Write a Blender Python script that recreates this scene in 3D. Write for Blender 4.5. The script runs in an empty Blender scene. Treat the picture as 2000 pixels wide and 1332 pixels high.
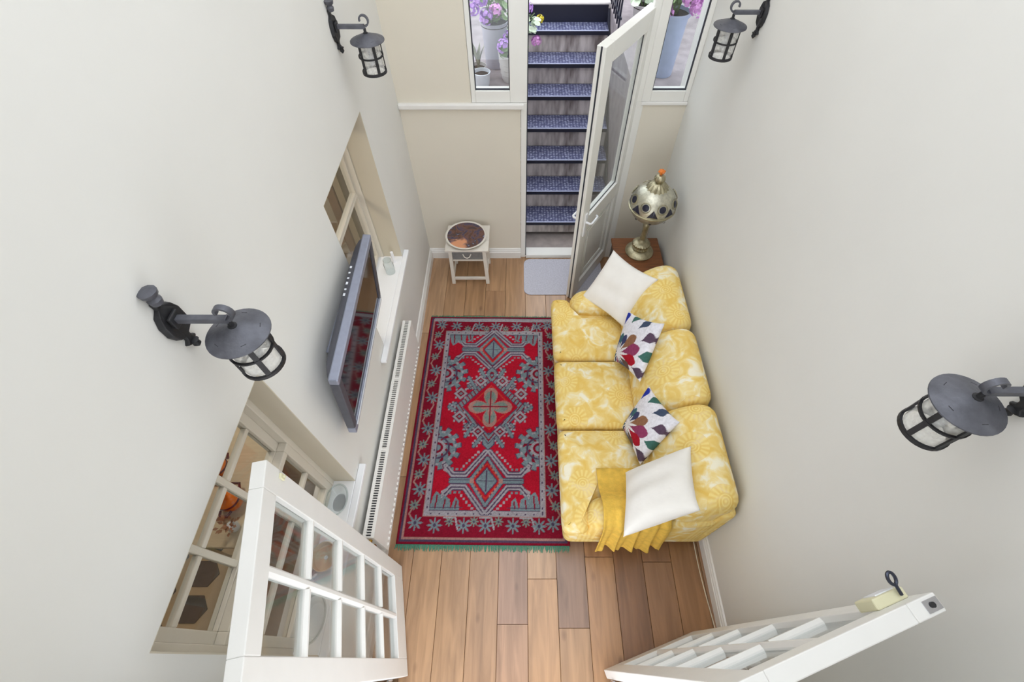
import bpy, bmesh, math, random
import numpy as np
from mathutils import Vector, Matrix
R = math.radians
PI = math.pi
rnd = random.Random(7)
scene = bpy.context.scene
C = scene.collection

# ------------------------------------------------------------ camera, sky, exposure
cam_data = bpy.data.cameras.new('camera')
cam = bpy.data.objects.new('camera', cam_data)
C.objects.link(cam)
cam_data.sensor_width = 36.0
cam_data.lens = 889.0 * 36.0 / 2000.0
cam_data.shift_x = -17.0 / 2000.0
cam_data.clip_start = 0.02
cam.location = (0, 0, 3.3)
cam.rotation_euler = (R(35.02), 0, 0)
scene.camera = cam

world = bpy.data.worlds.new('overcast_sky')
scene.world = world
world.use_nodes = True
bg = world.node_tree.nodes['Background']
bg.inputs['Color'].default_value = (0.91, 0.95, 1.0, 1)
bg.inputs['Strength'].default_value = 3.0

vs = scene.view_settings
vs.view_transform = 'Standard'
vs.look = 'None'
vs.exposure = -0.06
vs.gamma = 1.0
vs.use_curve_mapping = False

XL, XR, YB = -0.905, 1.225, 3.36
WT = 4.3            # top of the walls of the light well

# ------------------------------------------------------------ materials
def srgb(h):
    def f(c):
        c /= 255.0
        return c / 12.92 if c <= 0.04045 else ((c + 0.055) / 1.055) ** 2.4
    return (f(h[0]), f(h[1]), f(h[2]), 1.0)

MATS = {}
def new_mat(name):
    m = bpy.data.materials.new(name)
    m.use_nodes = True
    MATS[name] = m
    nt = m.node_tree
    return m, nt, nt.nodes, nt.links, nt.nodes['Principled BSDF']

def coords(N, L, kind='Object', scale=(1, 1, 1)):
    tc = N.new('ShaderNodeTexCoord')
    mp = N.new('ShaderNodeMapping')
    mp.inputs['Scale'].default_value = scale
    L.new(tc.outputs[kind], mp.inputs['Vector'])
    return mp.outputs['Vector']

def simple(name, col, rough=0.5, metal=0.0, var=0.0, nscale=20.0, bump=0.0, bscale=60.0, spec=None, stretch=(1, 1, 1)):
    """plain colour with slight noise variation and fine relief"""
    m, nt, N, L, b = new_mat(name)
    col = srgb(col)
    b.inputs['Roughness'].default_value = rough
    b.inputs['Metallic'].default_value = metal
    if spec is not None:
        b.inputs['Specular IOR Level'].default_value = spec
    v = coords(N, L, 'Object', stretch)
    n = N.new('ShaderNodeTexNoise')
    n.inputs['Scale'].default_value = nscale
    n.inputs['Detail'].default_value = 4
    L.new(v, n.inputs['Vector'])
    r = N.new('ShaderNodeValToRGB')
    r.color_ramp.elements[0].position = 0.3
    r.color_ramp.elements[1].position = 0.7
    r.color_ramp.elements[0].color = tuple(c * (1 - var) for c in col[:3]) + (1,)
    r.color_ramp.elements[1].color = tuple(min(1, c * (1 + var)) for c in col[:3]) + (1,)
    L.new(n.outputs['Fac'], r.inputs['Fac'])
    L.new(r.outputs['Color'], b.inputs['Base Color'])
    if bump > 0:
        n2 = N.new('ShaderNodeTexNoise')
        n2.inputs['Scale'].default_value = bscale
        n2.inputs['Detail'].default_value = 6
        L.new(v, n2.inputs['Vector'])
        bp = N.new('ShaderNodeBump')
        bp.inputs['Strength'].default_value = bump
        bp.inputs['Distance'].default_value = 0.01
        L.new(n2.outputs['Fac'], bp.inputs['Height'])
        L.new(bp.outputs['Normal'], b.inputs['Normal'])
    return m

def glass(name, tint=(1, 1, 1), refl=1.0):
    m = bpy.data.materials.new(name)
    m.use_nodes = True
    MATS[name] = m
    nt = m.node_tree
    N, L = nt.nodes, nt.links
    N.clear()
    out = N.new('ShaderNodeOutputMaterial')
    tr = N.new('ShaderNodeBsdfTransparent')
    tr.inputs['Color'].default_value = tint + (1,)
    gl = N.new('ShaderNodeBsdfGlossy')
    gl.inputs['Roughness'].default_value = 0.01
    # Schlick reflectance, the same from both sides of the sheet
    lw = N.new('ShaderNodeLayerWeight')
    lw.inputs['Blend'].default_value = 0.5
    po = N.new('ShaderNodeMath')
    po.operation = 'POWER'
    po.inputs[1].default_value = 5.0
    L.new(lw.outputs['Facing'], po.inputs[0])
    mu = N.new('ShaderNodeMath')
    mu.operation = 'MULTIPLY_ADD'
    mu.use_clamp = True
    mu.inputs[1].default_value = 0.92 * refl
    mu.inputs[2].default_value = 0.035 * refl
    L.new(po.outputs[0], mu.inputs[0])
    mx = N.new('ShaderNodeMixShader')
    L.new(mu.outputs[0], mx.inputs[0])
    L.new(tr.outputs[0], mx.inputs[1])
    L.new(gl.outputs[0], mx.inputs[2])
    L.new(mx.outputs[0], out.inputs['Surface'])
    return m

simple('wall_paint', (230, 229, 225), 0.85, var=0.012, nscale=3, bump=0.03, bscale=40)
simple('wall_cream', (230, 223, 208), 0.85, var=0.012, nscale=3, bump=0.03, bscale=40)
simple('white_paint', (240, 238, 234), 0.42, var=0.01, nscale=6, bump=0.02, bscale=30)
simple('door_paint', (240, 239, 236), 0.45, var=0.015, nscale=9, bump=0.04, bscale=25)
simple('upvc', (240, 239, 234), 0.3, var=0.01, nscale=5)
simple('sill_white', (246, 247, 250), 0.3, var=0.01, nscale=5)
simple('gasket', (40, 42, 52), 0.6)
simple('iron', (96, 97, 105), 0.5, 0.4, var=0.25, nscale=25, bump=0.15, bscale=90)
simple('iron_dark', (48, 48, 51), 0.55, 0.3, var=0.2, nscale=25, bump=0.15, bscale=90)
simple('radiator_white', (240, 237, 232), 0.35, var=0.01)
simple('radiator_dark', (88, 90, 96), 0.6)
simple('brass', (190, 150, 70), 0.25, 1.0, var=0.1)
simple('chrome', (200, 200, 205), 0.2, 1.0)
simple('tv_grey', (152, 157, 176), 0.3, 0.4, var=0.05, nscale=40)
simple('tv_dark', (84, 85, 94), 0.45, 0.2, var=0.08, nscale=40)
simple('tv_black', (22, 21, 24), 0.35)
simple('tv_print', (225, 228, 235), 0.5)
simple('linen_white', (244, 240, 234), 0.9, var=0.02, nscale=14, bump=0.12, bscale=35)
simple('throw_yellow', (230, 188, 80), 0.95, var=0.12, nscale=30, bump=0.3, bscale=120)
simple('mat_grey', (196, 196, 208), 0.95, var=0.12, nscale=90, bump=0.4, bscale=300)
simple('chest_wood', (122, 74, 42), 0.45, var=0.3, nscale=7, bump=0.08, bscale=30, stretch=(1, 8, 8))
simple('chest_dark', (48, 36, 34), 0.5)
simple('silver_old', (176, 168, 140), 0.33, 0.85, var=0.25, nscale=30, bump=0.25, bscale=120)
simple('silver_light', (200, 197, 180), 0.32, 0.8, var=0.2, nscale=40, bump=0.2, bscale=150)
simple('lamp_gem', (44, 44, 60), 0.25, 0.2)
simple('amber_bead', (226, 122, 40), 0.25)
simple('shabby_white', (232, 226, 216), 0.5, var=0.03, nscale=30)
simple('drawer_grey', (128, 128, 128), 0.6, var=0.1, nscale=40)
simple('cable', (226, 214, 190), 0.5)
simple('cream_lock', (226, 222, 188), 0.45)
simple('key_steel', (70, 74, 88), 0.35, 0.8)
simple('stone', (176, 166, 162), 0.85, var=0.12, nscale=12, bump=0.2, bscale=60)
simple('concrete', (150, 142, 146), 0.9, var=0.2, nscale=9, bump=0.3, bscale=70)
simple('brick_soot', (120, 104, 100), 0.9, var=0.2, nscale=9, bump=0.3, bscale=50)
simple('slab_white', (228, 224, 226), 0.7, var=0.06, nscale=14)
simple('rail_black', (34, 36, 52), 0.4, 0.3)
simple('pot_lilac', (186, 186, 202), 0.45, var=0.05, nscale=20)
simple('pot_pale', (198, 196, 198), 0.5, var=0.05, nscale=20)
simple('pot_blue', (176, 190, 220), 0.4, var=0.05, nscale=20)
simple('pot_white', (220, 226, 238), 0.4, var=0.05, nscale=20)
simple('soil', (52, 44, 42), 0.95, var=0.3, nscale=60)
simple('leaf_green', (118, 146, 96), 0.6, var=0.3, nscale=30)
simple('leaf_pale', (196, 212, 190), 0.6, var=0.2, nscale=30)
simple('leaf_silver', (146, 150, 136), 0.7, var=0.2, nscale=30)
simple('petal_lilac', (186, 142, 222), 0.6, var=0.2, nscale=60)
simple('petal_pink', (222, 160, 224), 0.6, var=0.15, nscale=60)
simple('petal_yellow', (214, 200, 60), 0.6, var=0.1)
simple('kitchen_wall', (206, 190, 164), 0.85)
simple('kitchen_floor', (196, 176, 146), 0.7, var=0.06, nscale=12)
simple('tile_dark', (74, 68, 66), 0.5, var=0.15, nscale=30)
simple('tile_pale', (208, 200, 184), 0.6, var=0.06, nscale=20)
simple('table_pale', (206, 190, 164), 0.5, var=0.06, nscale=8, stretch=(1, 10, 10))
simple('strip_brown', (150, 120, 92), 0.6, var=0.15, nscale=8)
simple('strip_olive', (124, 116, 92), 0.6, var=0.15, nscale=8)
simple('strip_cream', (206, 196, 174), 0.6, var=0.05, nscale=8)
simple('enamel_orange', (232, 126, 30), 0.25, var=0.06)
simple('enamel_band', (86, 20, 18), 0.3)
simple('copper_leaf', (150, 104, 74), 0.6, var=0.3, nscale=40)
simple('rim_beige', (214, 196, 172), 0.5)
simple('bead_white', (234, 236, 242), 0.4)
simple('wax', (246, 246, 250), 0.5)
simple('reveal_shade_beige', (208, 199, 180), 0.8, var=0.015, nscale=5)
simple('sash_paint', (226, 219, 206), 0.5, var=0.01)
simple('brush_dark', (70, 62, 58), 0.8)
glass('window_glass', (0.96, 0.98, 0.98), 1.0)
glass('lantern_glass', (0.93, 0.93, 0.92), 0.8)
def seeded():
    nt = MATS['lantern_glass'].node_tree
    N, L = nt.nodes, nt.links
    out = [n for n in N if n.type == 'OUTPUT_MATERIAL'][0]
    prev = out.inputs['Surface'].links[0].from_socket
    df = N.new('ShaderNodeBsdfDiffuse')
    df.inputs['Color'].default_value = (0.85, 0.85, 0.83, 1)
    mx = N.new('ShaderNodeMixShader')
    no = N.new('ShaderNodeTexNoise')
    no.inputs['Scale'].default_value = 38
    L.new(coords(N, L), no.inputs['Vector'])
    rp_ = N.new('ShaderNodeMapRange')
    rp_.inputs['From Min'].default_value = 0.35
    rp_.inputs['From Max'].default_value = 0.7
    rp_.inputs['To Min'].default_value = 0.25
    rp_.inputs['To Max'].default_value = 0.6
    L.new(no.outputs['Fac'], rp_.inputs['Value'])
    L.new(rp_.outputs[0], mx.inputs[0])
    L.new(prev, mx.inputs[1])
    L.new(df.outputs[0], mx.inputs[2])
    L.new(mx.outputs[0], out.inputs['Surface'])
seeded()
glass('dish_glass', (0.90, 0.93, 0.93), 1.6)

def rug_like(name, attr, rough=0.95, bump=0.5, bscale=700.0):
    m, nt, N, L, b = new_mat(name)
    a = N.new('ShaderNodeAttribute')
    a.attribute_name = attr
    n = N.new('ShaderNodeTexNoise')
    n.inputs['Scale'].default_value = 60
    L.new(coords(N, L), n.inputs['Vector'])
    mx = N.new('ShaderNodeMixRGB')
    mx.blend_type = 'MULTIPLY'
    mx.inputs[0].default_value = 0.35
    L.new(a.outputs['Color'], mx.inputs[1])
    r = N.new('ShaderNodeValToRGB')
    r.color_ramp.elements[0].position = 0.3
    r.color_ramp.elements[0].color = (0.55, 0.55, 0.55, 1)
    r.color_ramp.elements[1].position = 0.6
    L.new(n.outputs['Fac'], r.inputs[0])
    L.new(r.outputs[0], mx.inputs[2])
    L.new(mx.outputs[0], b.inputs['Base Color'])
    b.inputs['Roughness'].default_value = rough
    b.inputs['Specular IOR Level'].default_value = 0.1
    n2 = N.new('ShaderNodeTexNoise')
    n2.inputs['Scale'].default_value = bscale
    L.new(coords(N, L), n2.inputs['Vector'])
    bp = N.new('ShaderNodeBump')
    bp.inputs['Strength'].default_value = bump
    bp.inputs['Distance'].default_value = 0.004
    L.new(n2.outputs['Fac'], bp.inputs['Height'])
    L.new(bp.outputs[0], b.inputs['Normal'])
rug_like('rug_wool', 'knots')
rug_like('cushion_print', 'print', 0.9, 0.15, 200)
rug_like('fringe_wool', 'knots')
simple('fringe_green', (72, 128, 104), 0.95, var=0.3, nscale=120)

def oak():
    m, nt, N, L, b = new_mat('oak')
    oi = N.new('ShaderNodeObjectInfo')
    geo = N.new('ShaderNodeNewGeometry')
    off = N.new('ShaderNodeVectorMath')
    off.operation = 'ADD'
    sc = N.new('ShaderNodeVectorMath')
    sc.operation = 'SCALE'
    sc.inputs[0].default_value = (13.0, 29.0, 7.0)
    L.new(oi.outputs['Random'], sc.inputs['Scale'])
    L.new(geo.outputs['Position'], off.inputs[0])
    L.new(sc.outputs[0], off.inputs[1])
    mp = N.new('ShaderNodeMapping')
    mp.inputs['Scale'].default_value = (14.0, 1.3, 1.0)
    L.new(off.outputs[0], mp.inputs['Vector'])
    n = N.new('ShaderNodeTexNoise')
    n.inputs['Scale'].default_value = 1.6
    n.inputs['Detail'].default_value = 7
    n.inputs['Distortion'].default_value = 0.7
    L.new(mp.outputs[0], n.inputs['Vector'])
    r = N.new('ShaderNodeValToRGB')
    r.color_ramp.elements[0].position = 0.28
    r.color_ramp.elements[0].color = (0.55, 0.50, 0.46, 1)
    r.color_ramp.elements[1].position = 0.66
    r.color_ramp.elements[1].color = (1.12, 1.10, 1.08, 1)
    L.new(n.outputs['Fac'], r.inputs[0])
    # knots
    mp2 = N.new('ShaderNodeMapping')
    mp2.inputs['Scale'].default_value = (5.2, 2.6, 1.0)
    L.new(off.outputs[0], mp2.inputs['Vector'])
    vo = N.new('ShaderNodeTexVoronoi')
    vo.inputs['Scale'].default_value = 1.0
    L.new(mp2.outputs[0], vo.inputs['Vector'])
    r2 = N.new('ShaderNodeValToRGB')
    r2.color_ramp.elements[0].position = 0.03
    r2.color_ramp.elements[0].color = (0.35, 0.27, 0.22, 1)
    r2.color_ramp.elements[1].position = 0.12
    r2.color_ramp.elements[1].color = (1, 1, 1, 1)
    L.new(vo.outputs['Distance'], r2.inputs[0])
    m1 = N.new('ShaderNodeMixRGB')
    m1.blend_type = 'MULTIPLY'
    m1.inputs[0].default_value = 0.75
    L.new(oi.outputs['Color'], m1.inputs[1])
    L.new(r.outputs[0], m1.inputs[2])
    m2 = N.new('ShaderNodeMixRGB')
    m2.blend_type = 'MULTIPLY'
    m2.inputs[0].default_value = 0.8
    L.new(m1.outputs[0], m2.inputs[1])
    L.new(r2.outputs[0], m2.inputs[2])
    L.new(m2.outputs[0], b.inputs['Base Color'])
    b.inputs['Roughness'].default_value = 0.34
    b.inputs['Coat Weight'].default_value = 0.6
    b.inputs['Coat Roughness'].default_value = 0.22
    bp = N.new('ShaderNodeBump')
    bp.inputs['Strength'].default_value = 0.08
    bp.inputs['Distance'].default_value = 0.004
    L.new(n.outputs['Fac'], bp.inputs['Height'])
    L.new(bp.outputs[0], b.inputs['Normal'])
oak()

def floral():
    """yellow upholstery with cream leaf swirls and ringed sunflowers"""
    m, nt, N, L, b = new_mat('floral_yellow')
    v = coords(N, L, 'Object')
    n = N.new('ShaderNodeTexNoise')
    n.inputs['Scale'].default_value = 11.0
    n.inputs['Detail'].default_value = 4
    n.inputs['Distortion'].default_value = 0.9
    L.new(v, n.inputs['Vector'])
    r = N.new('ShaderNodeValToRGB')
    e = r.color_ramp.elements
    e[0].position = 0.34
    e[0].color = srgb((234, 196, 104))
    e[1].position = 0.66
    e[1].color = srgb((248, 240, 216))
    x = e.new(0.46)
    x.color = srgb((238, 207, 126))
    x = e.new(0.56)
    x.color = srgb((243, 221, 158))
    L.new(n.outputs['Fac'], r.inputs[0])
    vf = coords(N, L, 'Object', (1, 1, 0))
    vo = N.new('ShaderNodeTexVoronoi')
    vo.voronoi_dimensions = '2D'
    vo.inputs['Scale'].default_value = 3.4
    vo.inputs['Randomness'].default_value = 0.75
    L.new(vf, vo.inputs['Vector'])
    df = N.new('ShaderNodeVectorMath')
    df.operation = 'SUBTRACT'
    L.new(vf, df.inputs[0])
    L.new(vo.outputs['Position'], df.inputs[1])
    sep = N.new('ShaderNodeSeparateXYZ')
    L.new(df.outputs[0], sep.inputs[0])
    def math_(op, *ins):
        q = N.new('ShaderNodeMath')
        q.operation = op
        for i_, x_ in enumerate(ins):
            if isinstance(x_, (int, float)):
                q.inputs[i_].default_value = x_
            else:
                L.new(x_, q.inputs[i_])
        return q.outputs[0]
    ang = math_('ARCTAN2', sep.outputs['Y'], sep.outputs['X'])
    ln = N.new('ShaderNodeVectorMath')
    ln.operation = 'LENGTH'
    L.new(df.outputs[0], ln.inputs[0])
    dd = ln.outputs['Value']
    rays = math_('MULTIPLY_ADD', math_('SINE', math_('MULTIPLY', ang, 17.0)), 0.5, 0.5)
    inp = math_('MULTIPLY', math_('GREATER_THAN', dd, 0.046), math_('LESS_THAN', dd, 0.088))
    pet = math_('MULTIPLY', rays, inp)
    ring = math_('MULTIPLY', math_('GREATER_THAN', math_('SINE', math_('MULTIPLY', dd, 420.0)), 0.35), math_('LESS_THAN', dd, 0.046))
    mm = N.new('ShaderNodeMath')
    mm.operation = 'MULTIPLY'
    mm.use_clamp = True
    mm.inputs[1].default_value = 0.7
    L.new(math_('MAXIMUM', pet, ring), mm.inputs[0])
    disc = N.new('ShaderNodeMixRGB')
    L.new(math_('MULTIPLY', math_('LESS_THAN', dd, 0.09), 0.6), disc.inputs[0])
    L.new(r.outputs[0], disc.inputs[1])
    disc.inputs[2].default_value = srgb((236, 200, 112))
    r = disc
    mx = N.new('ShaderNodeMixRGB')
    L.new(mm.outputs[0], mx.inputs[0])
    L.new(r.outputs[0], mx.inputs[1])
    mx.inputs[2].default_value = srgb((248, 226, 150))
    L.new(mx.outputs[0], b.inputs['Base Color'])
    b.inputs['Roughness'].default_value = 0.92
    b.inputs['Specular IOR Level'].default_value = 0.15
    n2 = N.new('ShaderNodeTexNoise')
    n2.inputs['Scale'].default_value = 26
    L.new(v, n2.inputs['Vector'])
    bp = N.new('ShaderNodeBump')
    bp.inputs['Strength'].default_value = 0.25
    bp.inputs['Distance'].default_value = 0.012
    L.new(n2.outputs['Fac'], bp.inputs['Height'])
    L.new(bp.outputs[0], b.inputs['Normal'])
floral()

def tread_metal():
    m, nt, N, L, b = new_mat('checker_plate')
    v = coords(N, L, 'Object')
    br = N.new('ShaderNodeTexVoronoi')
    br.inputs['Scale'].default_value = 34
    br.inputs['Randomness'].default_value = 0.35
    L.new(v, br.inputs['Vector'])
    r = N.new('ShaderNodeValToRGB')
    r.color_ramp.elements[0].position = 0.15
    r.color_ramp.elements[0].color = srgb((192, 198, 228))
    r.color_ramp.elements[1].position = 0.5
    r.color_ramp.elements[1].color = srgb((92, 96, 138))
    L.new(br.outputs['Distance'], r.inputs[0])
    n = N.new('ShaderNodeTexNoise')
    n.inputs['Scale'].default_value = 18
    L.new(v, n.inputs['Vector'])
    mx = N.new('ShaderNodeMixRGB')
    mx.blend_type = 'MULTIPLY'
    mx.inputs[0].default_value = 0.5
    L.new(r.outputs[0], mx.inputs[1])
    L.new(n.outputs['Fac'], mx.inputs[2])
    L.new(mx.outputs[0], b.inputs['Base Color'])
    b.inputs['Metallic'].default_value = 0.35
    b.inputs['Roughness'].default_value = 0.45
    bp = N.new('ShaderNodeBump')
    bp.invert = True
    bp.inputs['Strength'].default_value = 0.8
    bp.inputs['Distance'].default_value = 0.004
    L.new(br.outputs['Distance'], bp.inputs['Height'])
    L.new(bp.outputs[0], b.inputs['Normal'])
tread_metal()
simple('tread_nose', (188, 194, 222), 0.4, 0.3, var=0.1, nscale=60)

def riser_mat():
    m, nt, N, L, b = new_mat('riser_board')
    v = coords(N, L, 'Object', (6, 1, 1.2))
    n = N.new('ShaderNodeTexNoise')
    n.inputs['Scale'].default_value = 2.2
    n.inputs['Detail'].default_value = 6
    L.new(v, n.inputs['Vector'])
    r = N.new('ShaderNodeValToRGB')
    r.color_ramp.elements[0].position = 0.33
    r.color_ramp.elements[0].color = srgb((120, 110, 108))
    r.color_ramp.elements[1].position = 0.62
    r.color_ramp.elements[1].color = srgb((208, 200, 198))
    L.new(n.outputs['Fac'], r.inputs[0])
    L.new(r.outputs[0], b.inputs['Base Color'])
    b.inputs['Roughness'].default_value = 0.85
riser_mat()

def screen_mat():
    m, nt, N, L, b = new_mat('tv_screen')
    b.inputs['Base Color'].default_value = (0.012, 0.011, 0.012, 1)
    b.inputs['Roughness'].default_value = 0.06
    b.inputs['Specular IOR Level'].default_value = 0.9
screen_mat()

def plate_mat():
    """glossy printed platter: dark browns, lilac greys and an orange patch"""
    m, nt, N, L, b = new_mat('platter_print')
    v = coords(N, L, 'Object')
    n = N.new('ShaderNodeTexNoise')
    n.inputs['Scale'].default_value = 9
    n.inputs['Detail'].default_value = 3
    n.inputs['Distortion'].default_value = 1.5
    L.new(v, n.inputs['Vector'])
    r = N.new('ShaderNodeValToRGB')
    e = r.color_ramp.elements
    e[0].position = 0.32
    e[0].color = srgb((60, 52, 58))
    e[1].position = 0.68
    e[1].color = srgb((150, 150, 176))
    for p, c in ((0.42, (84, 74, 96)), (0.5, (118, 84, 76)), (0.56, (96, 66, 54)), (0.62, (70, 66, 78))):
        x = e.new(p)
        x.color = srgb(c)
    L.new(n.outputs['Fac'], r.inputs[0])
    sx = N.new('ShaderNodeSeparateXYZ')
    L.new(v, sx.inputs[0])
    # orange patch at the lower left of the print
    d = N.new('ShaderNodeVectorMath')
    d.operation = 'DISTANCE'
    d.inputs[1].default_value = (0.01, -0.05, 0.03)
    mp = N.new('ShaderNodeVectorMath')
    mp.operation = 'MULTIPLY_ADD'
    mp.inputs[1].default_value = (0.14, 0.14, 0.0)
    L.new(n.outputs['Color'], mp.inputs[0])
    L.new(v, mp.inputs[2])
    L.new(mp.outputs[0], d.inputs[0])
    r2 = N.new('ShaderNodeValToRGB')
    r2.color_ramp.elements[0].position = 0.055
    r2.color_ramp.elements[0].color = (1, 1, 1, 1)
    r2.color_ramp.elements[1].position = 0.09
    r2.color_ramp.elements[1].color = (0, 0, 0, 1)
    L.new(d.outputs['Value'], r2.inputs[0])
    mx = N.new('ShaderNodeMixRGB')
    L.new(r2.outputs[0], mx.inputs[0])
    L.new(r.outputs[0], mx.inputs[1])
    mx.inputs[2].default_value = srgb((226, 158, 118))
    L.new(mx.outputs[0], b.inputs['Base Color'])
    b.inputs['Roughness'].default_value = 0.15
plate_mat()

# ------------------------------------------------------------ mesh helpers
class MB:
    def __init__(s):
        s.v = []
        s.f = []
    def add(s, vs_, fs):
        o = len(s.v)
        s.v += [tuple(p) for p in vs_]
        s.f += [tuple(i + o for i in f) for f in fs]
        return s
    def box(s, x0, x1, y0, y1, z0, z1):
        v = [(x0, y0, z0), (x1, y0, z0), (x1, y1, z0), (x0, y1, z0), (x0, y0, z1), (x1, y0, z1), (x1, y1, z1), (x0, y1, z1)]
        return s.add(v, [(0, 3, 2, 1), (4, 5, 6, 7), (0, 1, 5, 4), (1, 2, 6, 5), (2, 3, 7, 6), (3, 0, 4, 7)])
    def bar(s, a, b, w, h=None, up=(0, 0, 1)):
        """square bar from a to b"""
        h = h or w
        a, b = Vector(a), Vector(b)
        d = (b - a).normalized()
        u = Vector(up)
        if abs(d.dot(u)) > 0.95:
            u = Vector((1, 0, 0))
        p = d.cross(u).normalized() * (w / 2)
        q = p.cross(d).normalized() * (h / 2)
        v = [a - p - q, a + p - q, a + p + q, a - p + q, b - p - q, b + p - q, b + p + q, b - p + q]
        return s.add(v, [(0, 1, 2, 3), (7, 6, 5, 4), (0, 4, 5, 1), (1, 5, 6, 2), (2, 6, 7, 3), (3, 7, 4, 0)])
    def tube(s, pts, r, n=8, closed=False):
        pts = [Vector(p) for p in pts]
        m = len(pts)
        rr = r if isinstance(r, (list, tuple)) else [r] * m
        rings = []
        pn = None
        for i, p in enumerate(pts):
            if closed:
                d = pts[(i + 1) % m] - pts[i - 1]
            else:
                d = pts[min(i + 1, m - 1)] - pts[max(i - 1, 0)]
            d.normalize()
            if pn is None:
                u = Vector((0, 0, 1)) if abs(d.z) < 0.9 else Vector((1, 0, 0))
                pn = d.cross(u).normalized()
            pn = (pn - d * pn.dot(d)).normalized()
            q = d.cross(pn)
            rings.append([p + (pn * math.cos(2 * PI * k / n) + q * math.sin(2 * PI * k / n)) * rr[i] for k in range(n)])
        v = [x for ring in rings for x in ring]
        f = []
        for i in range(m if closed else m - 1):
            j = (i + 1) % m
            for k in range(n):
                l = (k + 1) % n
                f.append((i * n + k, i * n + l, j * n + l, j * n + k))
        if not closed:
            f.append(tuple(reversed(range(n))))
            f.append(tuple(range((m - 1) * n, m * n)))
        return s.add(v, f)
    def lathe(s, prof, n=24, c=(0, 0, 0), flute=0.0, fl_n=0):
        v = []
        for (r, z) in prof:
            for k in range(n):
                a = 2 * PI * k / n
                q = r * (1 + (flute * math.cos(fl_n * a) if fl_n else 0))
                v.append((c[0] + q * math.cos(a), c[1] + q * math.sin(a), c[2] + z))
        f = []
        m = len(prof)
        for i in range(m - 1):
            for k in range(n):
                l = (k + 1) % n
                f.append((i * n + k, i * n + l, (i + 1) * n + l, (i + 1) * n + k))
        f.append(tuple(reversed(range(n))))
        f.append(tuple(range((m - 1) * n, m * n)))
        return s.add(v, f)
    def prism(s, out, z0, z1):
        n = len(out)
        v = [(x, y, z0) for x, y in out] + [(x, y, z1) for x, y in out]
        f = [tuple(reversed(range(n))), tuple(range(n, 2 * n))]
        f += [(i, (i + 1) % n, n + (i + 1) % n, n + i) for i in range(n)]
        return s.add(v, f)
    def xform(s, fn):
        s.v = [tuple(fn(Vector(p))) for p in s.v]
        return s
    def build(s, name, mat, parent=None, smooth=False, bevel=0.0, seg=2, at=None, ang=35, recalc=False):
        """at: origin of the object in the space the points are given in"""
        me = bpy.data.meshes.new(name)
        o = Vector(at) if at is not None else Vector((0, 0, 0))
        me.from_pydata([Vector(p) - o for p in s.v], [], s.f)
        me.update()
        if bevel > 0 or recalc:
            bm = bmesh.new()
            bm.from_mesh(me)
            if recalc:
                bmesh.ops.recalc_face_normals(bm, faces=bm.faces)
            if bevel > 0:
                ed = [e for e in bm.edges if len(e.link_faces) == 2 and e.calc_face_angle(0) > R(ang)]
                bmesh.ops.bevel(bm, geom=ed, offset=bevel, segments=seg, affect='EDGES', profile=0.5, clamp_overlap=True)
            bm.to_mesh(me)
            bm.free()
        me.materials.append(MATS[mat])
        if smooth:
            for p in me.polygons:
                p.use_smooth = True
            try:
                me.set_sharp_from_angle(angle=R(40))
            except Exception:
                pass
        ob = bpy.data.objects.new(name, me)
        C.objects.link(ob)
        ob.location = o
        if parent:
            ob.parent = parent
        return ob

def empty(name, loc=(0, 0, 0), rz=0.0):
    o = bpy.data.objects.new(name, None)
    o.empty_display_size = 0.1
    C.objects.link(o)
    o.location = loc
    o.rotation_euler = (0, 0, rz)
    return o

def tag(o, label, cat, group=None):
    o['label'] = label
    o['category'] = cat
    if group:
        o['group'] = group
    return o

def struct(o, label=None, cat=None):
    o['kind'] = 'structure'
    if label:
        o['label'] = label
    if cat:
        o['category'] = cat
    return o

def copy_tree(o, parent=None):
    c = o.copy()
    C.objects.link(c)
    c.parent = parent
    for ch in o.children:
        copy_tree(ch, c)
    return c

def W(parent):
    """shift that turns world points into the space of an unrotated parent"""
    l = parent.location
    return lambda p: p - l

# ------------------------------------------------------------ walls
wl = MB()
def wall_with_holes(mb, x0, x1, y0, y1, z0, z1, holes):
    ys = sorted({y0, y1} | {h[0] for h in holes} | {h[1] for h in holes})
    for a, b in zip(ys[:-1], ys[1:]):
        h = [q for q in holes if q[0] <= a + 1e-6 and q[1] >= b - 1e-6]
        if not h:
            mb.box(x0, x1, a, b, z0, z1)
        else:
            mb.box(x0, x1, a, b, z0, h[0][2])
            mb.box(x0, x1, a, b, h[0][3], z1)
NEAR = (0.013, 0.805, 0.80, 1.955)
FAR = (1.705, 2.53, 0.80, 1.945)
wall_with_holes(wl, XL - 0.22, XL, -0.45, YB, 0, WT, [NEAR, FAR])
struct(wl.build('wall_left', 'wall_paint'), 'cream white plaster wall with two deep window openings', 'wall')
struct(MB().box(XR, XR + 0.2, -0.45, YB + 0.25, 0, WT).build('wall_right', 'wall_paint'), 'plain cream white plaster wall behind the yellow sofa', 'wall')
wb = MB()
wb.box(XL - 0.22, 0.0, YB, YB + 0.12, 0, 1.53)
wb.box(XL - 0.22, -0.362, YB, YB + 0.12, 1.53, 2.34)
wb.box(0.905, XR, YB, YB + 0.12, 0, 1.555)
wb.box(XL - 0.22, XR, YB, YB + 0.12, 2.34, WT)
struct(wb.build('wall_back', 'wall_cream'), 'cream wall around the open back door and its side windows', 'wall')
wf = MB()
wf.box(XL, -0.70, -0.45, -0.12, 0, 2.5)
wf.box(0.52, XR, -0.45, -0.12, 0, 2.5)
wf.box(-0.70, 0.52, -0.45, -0.12, 2.04, 2.5)
wf.box(XL, XR, -0.50, -0.45, 2.5, WT)
struct(wf.build('wall_front', 'wall_paint'), 'cream wall with the doorway of the glazed double doors', 'wall')

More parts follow.
